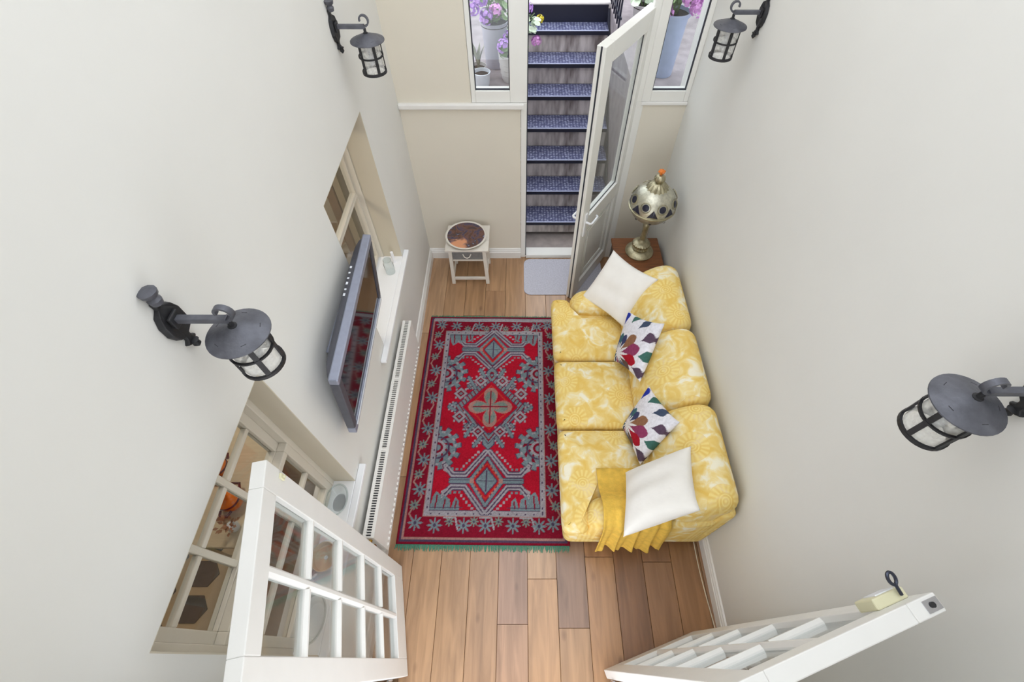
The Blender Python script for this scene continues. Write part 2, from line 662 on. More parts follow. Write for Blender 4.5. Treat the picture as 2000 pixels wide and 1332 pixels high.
ce = MB()  # unseen ceiling, opening sized to keep the room dimmer than outdoors
ce.box(XL - 0.22, XR + 0.2, -0.50, -0.20, WT, WT + 0.1)
ce.box(XL - 0.22, XR + 0.2, 3.12, YB + 0.25, WT, WT + 0.1)
ce.box(XL - 0.22, XL + 0.10, -0.20, 3.12, WT, WT + 0.1)
ce.box(XR - 0.10, XR + 0.2, -0.20, 3.12, WT, WT + 0.1)
struct(ce.build('ceiling', 'wall_paint'), 'unseen white ceiling, its large skylight opening shaped to limit the daylight', 'ceiling')

# ledge and sills of the back wall
struct(MB().box(XL, 0.022, YB - 0.03, YB + 0.03, 1.522, 1.562).build('trim_1', 'white_paint', bevel=0.008), 'cream painted sill ledge along the back wall', 'trim')
struct(MB().box(0.885, XR, YB - 0.015, YB + 0.03, 1.548, 1.572).build('trim_2', 'white_paint', bevel=0.005), 'short cream painted ledge under the window beside the back door', 'trim')

# baseboards (stepped profile)
def baseboard(name, pts, n, label):
    """run from a to b, n = unit direction into the room"""
    a, b = Vector(pts[0]), Vector(pts[1])
    nv = Vector(n)
    prof = [(0, 0), (0.022, 0), (0.022, 0.075), (0.017, 0.082), (0.017, 0.092), (0.010, 0.104), (0.010, 0.112), (0, 0.118)]
    m = len(prof)
    v = [a + nv * d + Vector((0, 0, z)) for d, z in prof] + [b + nv * d + Vector((0, 0, z)) for d, z in prof]
    f = [(i, (i + 1) % m, m + (i + 1) % m, m + i) for i in range(m)] + [tuple(range(m)), tuple(range(m, 2 * m))]
    ob = MB().add(v, f).build(name, 'white_paint', recalc=True)
    struct(ob, label, 'baseboard')
baseboard('baseboard_left', ((XL, -0.12, 0.0), (XL, YB, 0.0)), (1, 0, 0), 'white moulded baseboard behind the radiator')
baseboard('baseboard_back', ((XL, YB, 0.0), (0.0, YB, 0.0)), (0, -1, 0), 'white moulded baseboard behind the small side table')
baseboard('baseboard_right', ((XR, -0.12, 0.0), (XR, YB, 0.0)), (-1, 0, 0), 'white moulded baseboard along the sofa wall')

# ------------------------------------------------------------ floor of single oak boards
floor = struct(MB().box(XL - 0.02, XR + 0.02, -0.9, YB + 0.02, -0.06, -0.014).build('floor', 'tile_dark'), 'oak plank floor', 'floor')
PW = 0.19
tones = [(194, 150, 108), (202, 158, 116), (188, 144, 104), (206, 164, 124), (182, 138, 98), (198, 154, 112)]
special = {}
joints = {0: [0.43, 2.05], -1: [0.18, 1.62], 1: [0.16, 1.9], 2: [0.56, 2.3], 3: [1.5, 2.9], 4: [0.53, 2.2], 5: [1.1], -2: [1.3, 2.9], -3: [0.9, 2.6], -4: [1.8], -5: [1.1, 2.4], 6: [0.9, 2.1]}
forced = {(1, 1): (158, 122, 98), (0, 0): (206, 158, 112), (3, 0): (152, 106, 70), (4, 0): (172, 124, 82), (-1, 1): (182, 142, 116), (4, 1): (160, 112, 74), (2, 1): (180, 130, 88), (5, 0): (178, 128, 82), (-1, 0): (190, 146, 112), (2, 0): (196, 146, 100)}
for k in range(-5, 7):
    x0 = 0.0445 + PW * k
    x1 = x0 + PW
    x0, x1 = max(x0, XL), min(x1, XR)
    if x1 - x0 < 0.01:
        continue
    ys = [-0.9] + joints.get(k, []) + [YB + 0.01]
    for j, (a, b) in enumerate(zip(ys[:-1], ys[1:])):
        g = 0.0011
        cx_, cy_ = (x0 + x1) / 2, (a + b) / 2
        ob = MB().box(x0 + g, x1 - g, a + g, b - g, -0.014, 0.0).build('floorboard', 'oak', floor, bevel=0.0016, seg=1, at=(cx_, cy_, 0))
        t = forced.get((k, j), tones[rnd.randrange(len(tones))])
        gq = sum(t) / 3.0
        ob.color = srgb(tuple((gq + (c_ - gq) * 0.95) * 0.92 for c_ in t))

# ------------------------------------------------------------ sash windows of the left wall
def sash(root, y0, y1, z0, z1, xc, rail, stile, ncol, nrow, bar=0.024):
    th = 0.038
    xa, xb = xc - th / 2, xc + th / 2
    for a, b in ((y0, y0 + stile), (y1 - stile, y1)):
        MB().box(xa, xb, a, b, z0, z1).build('sash_stile', 'sash_paint', root, bevel=0.003, at=(xc, a, z0))
    for a, b in ((z0, z0 + rail[0]), (z1 - rail[1], z1)):
        MB().box(xa, xb, y0 + stile, y1 - stile, a, b).build('sash_rail', 'sash_paint', root, bevel=0.003, at=(xc, y0, a))
    iy0, iy1, iz0, iz1 = y0 + stile, y1 - stile, z0 + rail[0], z1 - rail[1]
    cw = (iy1 - iy0 - bar * (ncol - 1)) / ncol
    ch = (iz1 - iz0 - bar * (nrow - 1)) / nrow
    for i in range(1, ncol):
        a = iy0 + i * cw + (i - 1) * bar
        MB().box(xa + 0.006, xb - 0.004, a, a + bar, iz0, iz1).build('glazing_bar', 'sash_paint', root, bevel=0.004, at=(xc, a, iz0))
    for i in range(1, nrow):
        a = iz0 + i * ch + (i - 1) * bar
        for j in range(ncol):
            ya = iy0 + j * (cw + bar)
            MB().box(xa + 0.008, xb - 0.006, ya, ya + cw, a, a + bar).build('glazing_bar', 'sash_paint', root, bevel=0.004, at=(xc, ya, a))
    for i in range(ncol):
        for j in range(nrow):
            ya, za = iy0 + i * (cw + bar), iz0 + j * (ch + bar)
            MB().box(xc - 0.002, xc + 0.002, ya, ya + cw, za, za + ch).build('pane', 'window_glass', root, at=(xc, ya, za))

def left_window(name, H_, label, ncol, nrow, sill_y, meet, back=0.15, fr=0.028, stile=0.04):
    y0, y1, z0, z1 = H_
    root = struct(empty(name, (XL - 0.15, (y0 + y1) / 2, z0)), label, 'window')
    o = root.location.copy()
    mb_shift = MB
    xf = XL - back
    parts = empty('tmp')
    # lining of the deep opening; beige partly carries its shade in the colour
    MB().box(xf + 0.036, XL - 0.001, y1 - 0.004, y1 + 0.001, z0 + 0.024, z1).build('shaded_lining', 'reveal_shade_beige', parts)
    MB().box(xf + 0.036, XL - 0.001, y0 - 0.001, y0 + 0.004, z0 + 0.024, z1).build('shaded_lining', 'reveal_shade_beige', parts)
    MB().box(xf + 0.036, XL - 0.001, y0 + 0.004, y1 - 0.004, z1 - 0.004, z1 + 0.001).build('shaded_lining', 'reveal_shade_beige', parts)
    # frame around
    for a, b in ((y0, y0 + fr), (y1 - fr, y1)):
        MB().box(xf - 0.05, xf + 0.035, a, b, z0, z1).build('window_frame', 'sash_paint', parts, bevel=0.003)
    MB().box(xf - 0.05, xf + 0.035, y0 + fr, y1 - fr, z1 - fr, z1).build('window_frame', 'sash_paint', parts, bevel=0.003)
    sash(parts, y0 + fr, y1 - fr, meet, z1 - fr, xf - 0.022, (0.034 if ncol > 1 else 0.016, stile * 1.25), stile, ncol, nrow)
    sash(parts, y0 + fr, y1 - fr, z0 + 0.027, meet + (0.032 if ncol > 1 else 0.0), xf + (0.016 if ncol > 1 else -0.018), (stile * 1.75, 0.034 if ncol > 1 else 0.016), stile, ncol, nrow)
    MB().box(xf - 0.06, XL + 0.038, sill_y[0], sill_y[1], z0, z0 + 0.024).build('window_sill', 'sill_white', parts, bevel=0.006) if sill_y[0] >= y0 and sill_y[1] <= y1 else None
    if not (sill_y[0] >= y0 and sill_y[1] <= y1):
        sb = MB().box(xf - 0.06, XL + 0.001, y0, y1, z0, z0 + 0.024)
        sb.box(XL + 0.001, XL + 0.038, sill_y[0], sill_y[1], z0, z0 + 0.024)
        sb.build('window_sill', 'sill_white', parts, bevel=0.004)
    for ch in list(parts.children):
        ch.parent = root
        ch.location = ch.location - o
    bpy.data.objects.remove(parts)
    return root
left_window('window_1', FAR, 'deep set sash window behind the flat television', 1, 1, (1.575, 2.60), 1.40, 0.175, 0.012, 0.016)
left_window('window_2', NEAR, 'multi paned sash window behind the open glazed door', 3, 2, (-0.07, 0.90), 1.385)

# ------------------------------------------------------------ upvc windows beside the back door
def back_window(name, x0, x1, gx0, gx1, z0, gz0, label):
    z1 = 2.34
    root = struct(empty(name, ((x0 + x1) / 2, YB + 0.03, z0)), label, 'window')
    P_ = []
    y0, y1 = YB - 0.004, YB + 0.07
    P_.append(MB().box(x0, gx0, y0, y1, z0, z1).build('window_frame', 'upvc', bevel=0.004))
    P_.append(MB().box(gx1, x1, y0, y1, z0, z1).build('window_frame', 'upvc', bevel=0.004))
    P_.append(MB().box(gx0, gx1, y0, y1, z0, gz0).build('window_frame', 'upvc', bevel=0.004))
    P_.append(MB().box(gx0, gx1, y0, y1, z1 - 0.07, z1).build('window_frame', 'upvc', bevel=0.004))
    g = MB()
    e = 0.006
    g.box(gx0, gx0 + e, y0 + 0.012, y0 + 0.03, gz0, z1 - 0.07)
    g.box(gx1 - e, gx1, y0 + 0.012, y0 + 0.03, gz0, z1 - 0.07)
    g.box(gx0 + e, gx1 - e, y0 + 0.012, y0 + 0.03, gz0, gz0 + e)
    P_.append(g.build('gasket', 'gasket'))
    P_.append(MB().box(gx0, gx1, y0 + 0.032, y0 + 0.038, gz0, z1 - 0.07).build('pane', 'window_glass'))
    for p in P_:
        p.parent = root
        p.location = p.location - root.location
    return root
back_window('window_3', -0.36, 0.046, -0.328, -0.078, 1.564, 1.648, 'white framed side window with pots of lilac flowers behind')
back_window('window_4', 0.885, XR, 0.948, 1.192, 1.572, 1.648, 'white framed side window with a pale blue pot behind')

# ------------------------------------------------------------ back door: frame, threshold, open leaf
door1 = struct(empty('door_1', (0.83, YB + 0.07, 0)), 'white half glazed back door standing open to the outdoor stairs', 'door')
o1 = door1.location.copy()
def d1(mb, name, mat, bevel=0.003):
    ob = mb.build(name, mat, door1, bevel=bevel)
    ob.location = ob.location - o1
    return ob
d1(MB().box(0.002, 0.046, YB - 0.006, YB + 0.08, 0, 1.562), 'door_frame', 'upvc')
d1(MB().box(0.046, 0.053, YB + 0.02, YB + 0.09, 0, 2.28), 'door_seal', 'gasket', 0)
d1(MB().box(0.838, 0.905, YB - 0.006, YB + 0.05, 0, 1.572), 'door_frame', 'upvc')
d1(MB().box(0.838, 0.885, YB - 0.006, YB + 0.05, 1.572, 2.34), 'door_frame', 'upvc')
d1(MB().box(0.046, 0.838, YB - 0.006, YB + 0.08, 2.26, 2.34), 'door_frame', 'upvc')
th = d1(MB().box(0.053, 0.838, YB - 0.02, YB + 0.10, 0, 0.035).box(0.053, 0.838, YB - 0.02, YB - 0.004, 0.035, 0.045), 'threshold', 'upvc')
leaf = empty('door_leaf', (0, 0, 0), math.atan2(-0.836, -0.548))
leaf.parent = door1
LW, LH, LT = 0.735, 2.165, 0.06
def lf(mb, name, mat, bevel=0.003, **k):
    return mb.build(name, mat, leaf, bevel=bevel, **k)
S_ = 0.115
lf(MB().box(0, S_, 0, LT, 0.02, LH), 'stile', 'upvc')
lf(MB().box(LW - S_, LW, 0, LT, 0.02, LH), 'stile', 'upvc')
lf(MB().box(LW - 0.001, LW + 0.002, 0.027, 0.037, 0.02, LH), 'edge_seal', 'gasket', 0)
lf(MB().box(S_, LW - S_, 0, LT, LH - S_, LH), 'rail', 'upvc')
lf(MB().box(S_, LW - S_, 0, LT, 0.78, 0.92), 'rail', 'upvc')
lf(MB().box(S_, LW - S_, 0, LT, 0.02, 0.15), 'rail', 'upvc')
lf(MB().box(S_, LW - S_, 0.02, 0.04, 0.15, 0.78), 'panel', 'upvc')
mo = MB()
for d_, w_ in ((0.045, 0.014), (0.075, 0.01)):
    a, b, c, d = S_ + d_, LW - S_ - d_, 0.15 + d_, 0.78 - d_
    mo.box(a, b, 0.04, 0.048, c, c + w_).box(a, b, 0.04, 0.048, d - w_, d)
    mo.box(a, a + w_, 0.04, 0.048, c + w_, d - w_).box(b - w_, b, 0.04, 0.048, c + w_, d - w_)
lf(mo, 'panel_moulding', 'upvc', 0.002)
lf(MB().box(S_, LW - S_, 0.027, 0.033, 0.92, LH - S_), 'pane', 'window_glass', 0)
g = MB()
for y in (0.034,):
    g.box(S_, S_ + 0.005, y, y + 0.005, 0.92, LH - S_).box(LW - S_ - 0.005, LW - S_, y, y + 0.005, 0.92, LH - S_)
    g.box(S_, LW - S_, y, y + 0.005, 0.92, 0.925).box(S_, LW - S_, y, y + 0.005, LH - S_ - 0.005, LH - S_)
lf(g, 'gasket', 'gasket', 0)
for sgn, y in ((1, LT), (-1, 0.0)):
    hx = LW - 0.055
    h = MB().box(hx - 0.016, hx + 0.016, min(y, y + sgn * 0.01), max(y, y + sgn * 0.01), 0.76, 0.98)
    h.tube([(hx, y, 0.9), (hx, y + sgn * 0.045, 0.9), (hx - 0.01, y + sgn * 0.055, 0.9), (hx - 0.06, y + sgn * 0.055, 0.897), (hx - 0.12, y + sgn * 0.05, 0.89), (hx - 0.128, y + sgn * 0.035, 0.89)], 0.009, 8)
    lf(h, 'handle', 'sill_white', 0, smooth=True)

# ------------------------------------------------------------ glazed double doors below the camera
def french_leaf(name, hinge, ang, side, label, zb=0.012, zt=1.95):
    """local x along the leaf, seen face at y=0, body towards side*y"""
    root = struct(empty(name, (hinge[0], hinge[1], 0), ang), label, 'door')
    Wd, T = 0.592, 0.044
    ya, yb = (0, T) if side > 0 else (-T, 0)
    def p(mb, n, m='door_paint', bevel=0.003, **k):
        return mb.build(n, m, root, bevel=bevel, **k)
    st = 0.086
    p(MB().box(0, st, ya, yb, zb, zt), 'stile')
    p(MB().box(Wd - st, Wd, ya, yb, zb, zt), 'stile')
    p(MB().box(st, Wd - st, ya, yb, zt - 0.088, zt), 'rail')
    p(MB().box(st, Wd - st, ya, yb, zb, 0.235), 'rail')
    z0, z1 = 0.235, zt - 0.088
    nb, nr, bar = 2, 5, 0.032
    cw = (Wd - 2 * st - bar) / 2
    ch = (z1 - z0 - bar * (nr - 1)) / nr
    ym = (ya + yb) / 2
    xm = st + cw
    def bar_v(x0, x1, za, zb_):
        q = [(x0, 0), (x0, 0), (x1, 0)]
        return MB().add([(x0, ym - 0.008, za), (x0 + 0.010, ya + 0.002, za), (x1 - 0.010, ya + 0.002, za), (x1, ym - 0.008, za), (x1, ym + 0.008, za), (x1 - 0.010, yb - 0.002, za), (x0 + 0.010, yb - 0.002, za), (x0, ym + 0.008, za)] +
                        [(x0, ym - 0.008, zb_), (x0 + 0.010, ya + 0.002, zb_), (x1 - 0.010, ya + 0.002, zb_), (x1, ym - 0.008, zb_), (x1, ym + 0.008, zb_), (x1 - 0.010, yb - 0.002, zb_), (x0 + 0.010, yb - 0.002, zb_), (x0, ym + 0.008, zb_)],
                        [tuple(reversed(range(8))), tuple(range(8, 16))] + [(i, (i + 1) % 8, 8 + (i + 1) % 8, 8 + i) for i in range(8)])
    p(bar_v(xm, xm + bar, z0, z1), 'glazing_bar', bevel=0)
    for j in range(1, nr):
        za = z0 + j * ch + (j - 1) * bar
        for i in range(2):
            xa = st + i * (cw + bar)
            o8 = [(ym - 0.008, za), (ya + 0.002, za + 0.010), (ya + 0.002, za + bar - 0.010), (ym - 0.008, za + bar), (ym + 0.008, za + bar), (yb - 0.002, za + bar - 0.010), (yb - 0.002, za + 0.010), (ym + 0.008, za)]
            v = [(xa, y, z) for y, z in o8] + [(xa + cw, y, z) for y, z in o8]
            p(MB().add(v, [tuple(range(8)), tuple(reversed(range(8, 16)))] + [(i_, 8 + i_, 8 + (i_ + 1) % 8, (i_ + 1) % 8) for i_ in range(8)]), 'glazing_bar', bevel=0, recalc=True)
    for j in range(nr):
        for i in range(2):
            xa, za = st + i * (cw + bar), z0 + j * (ch + bar)
            p(MB().box(xa, xa + cw, ym - 0.002, ym + 0.002, za, za + ch), 'pane', 'window_glass', 0)
    return root
angL = math.atan2(0.583, -0.123)
door2 = french_leaf('door_2', (-0.656, -0.076), angL, 1, 'white ten paned door leaf folded back against the near sash window', zt=1.95)
angR = math.atan2(0.177, 0.526)
door3 = french_leaf('door_3', (0.484, -0.047), angR, -1, 'white ten paned door leaf with a key in its lock', zb=0.03, zt=1.99)
# hardware
MB().box(0.563, 0.58, -0.008, 0.0, 1.83, 1.86).tube([(0.572, -0.008, 1.845), (0.572, -0.016, 1.845)], 0.005).build('catch', 'cream_lock', door2, bevel=0.002)
lk = MB().box(0.475, 0.575, 0.0, 0.028, 1.845, 1.925).build('rim_lock', 'cream_lock', door3, bevel=0.004)
MB().box(0.50, 0.56, 0.0275, 0.031, 1.86, 1.91).build('lock_plate', 'bead_white', door3, bevel=0.001)
bp_ = MB().box(0.545, 0.588, -0.036, -0.008, 1.99, 1.9925)
bp_.build('bolt_plate', 'chrome', door3)
MB().tube([(0.566, -0.022, 1.9925), (0.566, -0.022, 1.996)], 0.007, 10).build('bolt', 'iron_dark', door3)
for dr, sg in ((door2, 1), (door3, -1)):
    for z in (0.25, 1.0, 1.75):
        MB().tube([(-0.006, sg * 0.05, z - 0.045), (-0.006, sg * 0.05, z + 0.045)], 0.006, 8).build('hinge', 'chrome', dr)
# key in the lock
ca, sa = math.cos(angR), math.sin(angR)
def dloc(x, y, z, hx=0.484, hy=-0.047):
    return Vector((hx + x * ca - y * sa, hy + x * sa + y * ca, z))
kp = dloc(0.55, 0.031, 1.93)
kb = MB()
k0, k1 = dloc(0.552, 0.012, 1.935), dloc(0.548, 0.038, 1.944)
kb.tube([k0, k0.lerp(k1, 0.5), k1], 0.0045, 8)
kr = []
ax = (k1 - k0).normalized()
sd = ax.cross(Vector((0, 0, 1))).normalized()
for i in range(20):
    a = 2 * PI * i / 20
    kr.append(k1 + ax * 0.016 + ax * (0.016 * math.cos(a)) + sd * (0.011 * math.sin(a)))
kb.tube(kr, 0.0045, 6, closed=True)
tag(kb.build('door_key', 'key_steel', smooth=True, at=k0), 'dark steel key with oval bow standing in the door lock', 'key')

# ------------------------------------------------------------ kitchen seen through the left windows
KX0, KX1 = -3.3, XL - 0.22
kf = struct(MB().box(KX0, KX1, -0.5, 3.42, -0.06, 0.0).build('floor_kitchen', 'kitchen_floor'), 'pale kitchen floor with rows of dark hexagonal tiles', 'floor')
hexm = None
for ix, x in enumerate((-2.06, -2.30, -2.54, -2.78)):
    for k in range(-1, 9):
        y = 0.06 + 0.2 * k + (0.1 if ix % 2 else 0)
        ob = None
        if hexm is None:
            ob = MB().prism([(0.10 * math.cos(PI / 3 * i), 0.088 * math.sin(PI / 3 * i)) for i in range(6)], 0.0, 0.006).build('hexagon_tile', 'tile_dark', kf, bevel=0.002, seg=1)
            hexm = ob
        else:
            ob = hexm.copy()
            C.objects.link(ob)
        ob.location = (x, y, 0.0)
struct(MB().box(KX0 - 0.1, KX0, -0.5, 3.42, 0, 2.5).build('wall_kitchen_far', 'kitchen_wall'), 'warm beige kitchen wall opposite the sash windows', 'wall')
struct(MB().box(KX0, KX1, -0.6, -0.5, 0, 2.5).build('wall_kitchen_near', 'kitchen_wall'), 'warm beige kitchen wall at the door end', 'wall')
kw = struct(MB().box(KX0, KX1, 3.42, 3.5, 0, 2.5).build('wall_kitchen_end', 'kitchen_wall'), 'kitchen end wall lined with upright boards', 'wall')
struct(MB().box(KX0, KX1, -0.5, 3.42, 2.5, 2.6).build('ceiling_kitchen', 'kitchen_wall'), 'beige kitchen ceiling', 'ceiling')
# board lining
x = KX0
i = 0
while x < KX1 - 0.02:
    w = 0.05 + 0.07 * rnd.random()
    m = ('strip_brown', 'strip_cream', 'strip_olive', 'strip_cream')[i % 4]
    x2 = min(x + w, KX1)
    MB().box(x + 0.002, x2 - 0.002, 3.37 + 0.02 * (i % 2), 3.42, 0.02, 2.3).build('board', m, kw, bevel=0.003, seg=1, at=(x, 3.42, 0))
    x = x2
    i += 1
kl = empty('added_kitchen_lamp', (-2.0, 1.6, 2.5))  # added lamp, itself unseen, put in to light the kitchen
tag(kl, 'added unseen round white ceiling lamp lighting the kitchen behind the sash windows', 'lamp')
MB().lathe([(0.05, 0), (0.16, -0.02), (0.17, -0.05), (0.12, -0.075), (0.0, -0.08)], 24).build('shade', 'bead_white', kl, smooth=True)
ld = bpy.data.lights.new('bulb', 'AREA')
ld.shape = 'DISK'
ld.size = 0.5
ld.energy = 16
ld.color = (1.0, 0.86, 0.68)
lo = bpy.data.objects.new('bulb', ld)
C.objects.link(lo)
lo.parent = kl
lo.location = (0, 0, -0.1)

# kitchen table with pots
kt = empty('kitchen_table', (-1.66, 0.98, 0))
tag(kt, 'pale wooden kitchen table behind the near sash window', 'table')
MB().box(-0.27, 0.23, -0.5, 0.5, 0.70, 0.73).build('table_top', 'table_pale', kt, bevel=0.006)
for sx in (-0.23, 0.19):
    for sy in (-0.45, 0.45):
        MB().box(sx - 0.025, sx + 0.025, sy - 0.025, sy + 0.025, 0, 0.70).build('leg', 'table_pale', kt, bevel=0.004)
def casserole(loc, r, h, label):
    t = empty('cooking_pot', loc)
    tag(t, label, 'pot')
    MB().lathe([(r * 0.85, 0), (r, 0.02), (r, h)], 28).build('pot_body', 'enamel_orange', t, smooth=True)
    MB().lathe([(r + 0.003, h), (r + 0.003, h + 0.014), (r, h + 0.014)], 28).build('rim', 'enamel_band', t, smooth=True)
    MB().lathe([(r, h + 0.014), (r * 0.7, h + 0.035), (0.02, h + 0.045), (0.014, h + 0.06), (0.02, h + 0.075), (0.0, h + 0.08)], 28).build('lid', 'enamel_orange', t, smooth=True)
    for s in (-1, 1):
        MB().tube([(0.03, s * r, h * 0.7), (0.02, s * (r + 0.03), h * 0.72), (-0.02, s * (r + 0.03), h * 0.72), (-0.03, s * r, h * 0.7)], 0.008, 6).build('handle', 'enamel_band', t, smooth=True)
casserole((-1.585, 0.715, 0.73), 0.06, 0.06, 'orange enamel pot with dark band on the kitchen table')
casserole((-1.72, 0.90, 0.73), 0.05, 0.045, 'smaller orange enamel pot standing behind the other one')
dp = empty('dried_posy', (-1.525, 0.58, 0.73))
tag(dp, 'small copper leaved posy at the table edge', 'plant')
MB().lathe([(0.022, 0), (0.03, 0.03), (0.02, 0.06)], 14).build('vase', 'pot_white', dp, smooth=True)
lv = MB()
for i in range(26):
    a = rnd.random() * 2 * PI
    rr = 0.015 + 0.05 * rnd.random()
    z = 0.07 + 0.05 * rnd.random()
    c = Vector((rr * math.cos(a), rr * math.sin(a), z))
    d = Vector((math.cos(a), math.sin(a), 0.5)).normalized()
    q = Vector((-math.sin(a), math.cos(a), 0))
    lv.add([c - d * 0.015, c + q * 0.009, c + d * 0.017, c - q * 0.009], [(0, 1, 2, 3)])
lv.build('leaves', 'copper_leaf', dp)

# ------------------------------------------------------------ outside: stairs, ground, railing, pots
st = empty('outdoor_stair', (0.45, 3.65, 0))
tag(st, 'outdoor stair of blue grey checker plate treads climbing from the back door', 'stair')
oS = st.location
rise, going = 0.2, 0.23
SX0, SX1 = -0.02, 0.86
for k in range(7):
    y, z = 3.65 + going * k, 0.2 + rise * k
    t = MB().box(SX0, SX1, y + 0.012, y + going + 0.02, z - 0.022, z).build('tread', 'checker_plate', st, at=(SX0, y, z))
    t.location = t.location - oS
    n = MB().box(SX0, SX1, y, y + 0.012, z - 0.006, z + 0.001).build('nosing', 'tread_nose', st, bevel=0.002, at=(SX0, y, z))
    lip = MB().box(SX0, SX1, y + 0.001, y + 0.012, z - 0.04, z - 0.006).build('shaded_lip', 'rail_black', st, at=(SX0, y, z - 0.04))  # black lip stands for the shadow under the nosing, put into its colour
    lip.location = lip.location - oS
    n.location = n.location - oS
    r_ = MB().box(SX0, SX1, y + 0.025, y + 0.045, z - rise + (0.0 if k else 0.05), z - 0.022).build('riser', 'riser_board', st, at=(SX0, y, z - rise))
    r_.location = r_.location - oS
y7 = 3.65 + going * 7
t = MB().box(SX0, SX1, y7 - 0.03, y7 - 0.011, 1.40, 1.545).build('riser', 'rail_black', st)
t.location = t.location - oS
for xs in (SX0 - 0.025, SX1):
    # stringer plates
    v = [(xs, 3.66, 0.0), (xs, 3.66, 0.16), (xs, y7, 1.52), (xs, y7 + 0.05, 1.52), (xs, y7 + 0.05, 1.2), (xs, 3.85, 0.0)]
    n = len(v)
    v2 = v + [(a + 0.02, b, c) for a, b, c in v]
    ob = MB().add(v2, [tuple(range(n)), tuple(reversed(range(n, 2 * n)))] + [(i, n + i, n + (i + 1) % n, (i + 1) % n) for i in range(n)]).build('stringer', 'rail_black', st, recalc=True)
    ob.location = ob.location - oS

GZ = 1.52
struct(MB().box(-1.6, 2.2, YB + 0.10, 3.70, -0.12, -0.005).box(-0.1, 1.0, 3.70, 5.4, -0.12, -0.01).build('ground_well', 'stone'), 'stone paving at the foot of the outdoor stair', 'paving')
gl_ = MB()
gl_.box(XL, SX0 - 0.03, YB + 0.12, 9.0, 0.0, GZ)
gl_.box(SX1 + 0.025, 2.6, YB + 0.12 + 0.13, 9.0, 0.0, GZ)
gl_.box(XR + 0.2, 2.6, YB + 0.12, YB + 0.25, 0, GZ)
gl_.box(SX1 + 0.045, XR, YB + 0.12, YB + 0.25, 0, GZ)
struct(gl_.build('ground_terrace', 'concrete'), 'grey terrace ground at street level on both sides of the stair', 'ground')
struct(MB().box(SX0 - 0.03, SX1 + 0.025, y7 - 0.01, 9.0, 0.0, 1.562).build('ground_path', 'slab_white', bevel=0.01), 'pale stone path at the top of the outdoor stair', 'path')
struct(MB().box(2.6, 2.8, 3.4, 9, 0, 3.0).box(-1.9, -1.7, 4.7, 9, 0, 3.0).build('wall_garden', 'brick_soot'), 'rendered garden walls beyond the terrace', 'wall')

rl = empty('stair_railing', (0.90, 5.2, GZ))
tag(rl, 'black metal railing with upright bars at the stair head', 'railing')
oR = rl.location
for i in range(8):
    y = 4.75 + 0.115 * i
    ob = MB().box(0.89, 0.905, y, y + 0.015, GZ, GZ + 0.92).build('baluster', 'rail_black', rl, at=(0.89, y, GZ))
    ob.location = ob.location - oR
for z in (0.08, 0.92):
    ob = MB().box(0.885, 0.91, 4.72, 5.62, GZ + z, GZ + z + 0.02).build('rail', 'rail_black', rl)
    ob.location = ob.location - oR

def leaf_disc(mb, c, n, r, k=7):
    n = n.normalized()
    u = n.cross(Vector((0.3, 0.2, 1))).normalized()
    w = n.cross(u)
    vs_ = [c]
    for i in range(k):
        a = 2 * PI * i / k
        q = r * (1 + 0.12 * (i % 2))
        vs_.append(c + (u * math.cos(a) + w * math.sin(a)) * q + n * (r * 0.22))
    mb.add(vs_, [(0, 1 + i, 1 + (i + 1) % k) for i in range(k)])

def flower_head(root, c, r, mat, nm=46):
    mb = MB()
    for i in range(nm):
        d = Vector((rnd.gauss(0, 1), rnd.gauss(0, 1), rnd.gauss(0.2, 0.8)))
        d.normalize()
        leaf_disc(mb, Vector(c) + d * r * (0.75 + 0.3 * rnd.random()), d, r * 0.31, 5)
    return mb.build('flower_head', mat, root)

def potted(name, loc, prof, potmat, label, leaves, heads, leafmat='leaf_green', cat='plant', bands=False, stems=True):
    t = empty(name, loc)
    tag(t, label, cat)
    h = prof[-1][1]
    rt = prof[-1][0]
    inner = [(rt * 0.9, h), (rt * 0.85, h - 0.03)]
    MB().lathe(prof + [(rt * 0.92, h + 0.001), (rt * 0.88, h - 0.03)], 28).build('pot', potmat, t, smooth=True)
    MB().lathe([(rt * 0.2, h - 0.022), (rt * 0.9, h - 0.024), (rt * 0.9, h - 0.03)], 20).build('soil', 'soil', t)
    if leaves:
        n, spread, hh, r = leaves
        mb = MB()
        for i in range(n):
            a = rnd.random() * 2 * PI
            q = spread * math.sqrt(rnd.random())
            z = h + hh * (0.15 + 0.85 * rnd.random()) * (1.1 - 0.5 * q / spread)
            c = Vector((q * math.cos(a), q * math.sin(a), z))
            leaf_disc(mb, c, Vector((math.cos(a) * 0.6 + rnd.gauss(0, .3), math.sin(a) * 0.6 + rnd.gauss(0, .3), 0.8)), r * (0.7 + 0.6 * rnd.random()))
        fo = mb.build('foliage', leafmat, t)
        fo['kind'] = 'stuff'
        sm = MB()
        for i in range(9):
            a = rnd.random() * 2 * PI
            q = spread * 0.8
            sm.tube([(0.02 * math.cos(a), 0.02 * math.sin(a), h - 0.02), (q * 0.5 * math.cos(a), q * 0.5 * math.sin(a), h + hh * 0.5), (q * math.cos(a), q * math.sin(a), h + hh * 0.8)], 0.004, 5)
        sm.build('stems', 'leaf_green', t)
    for (c, r, m) in heads:
        flower_head(t, c, r, m)
    return t
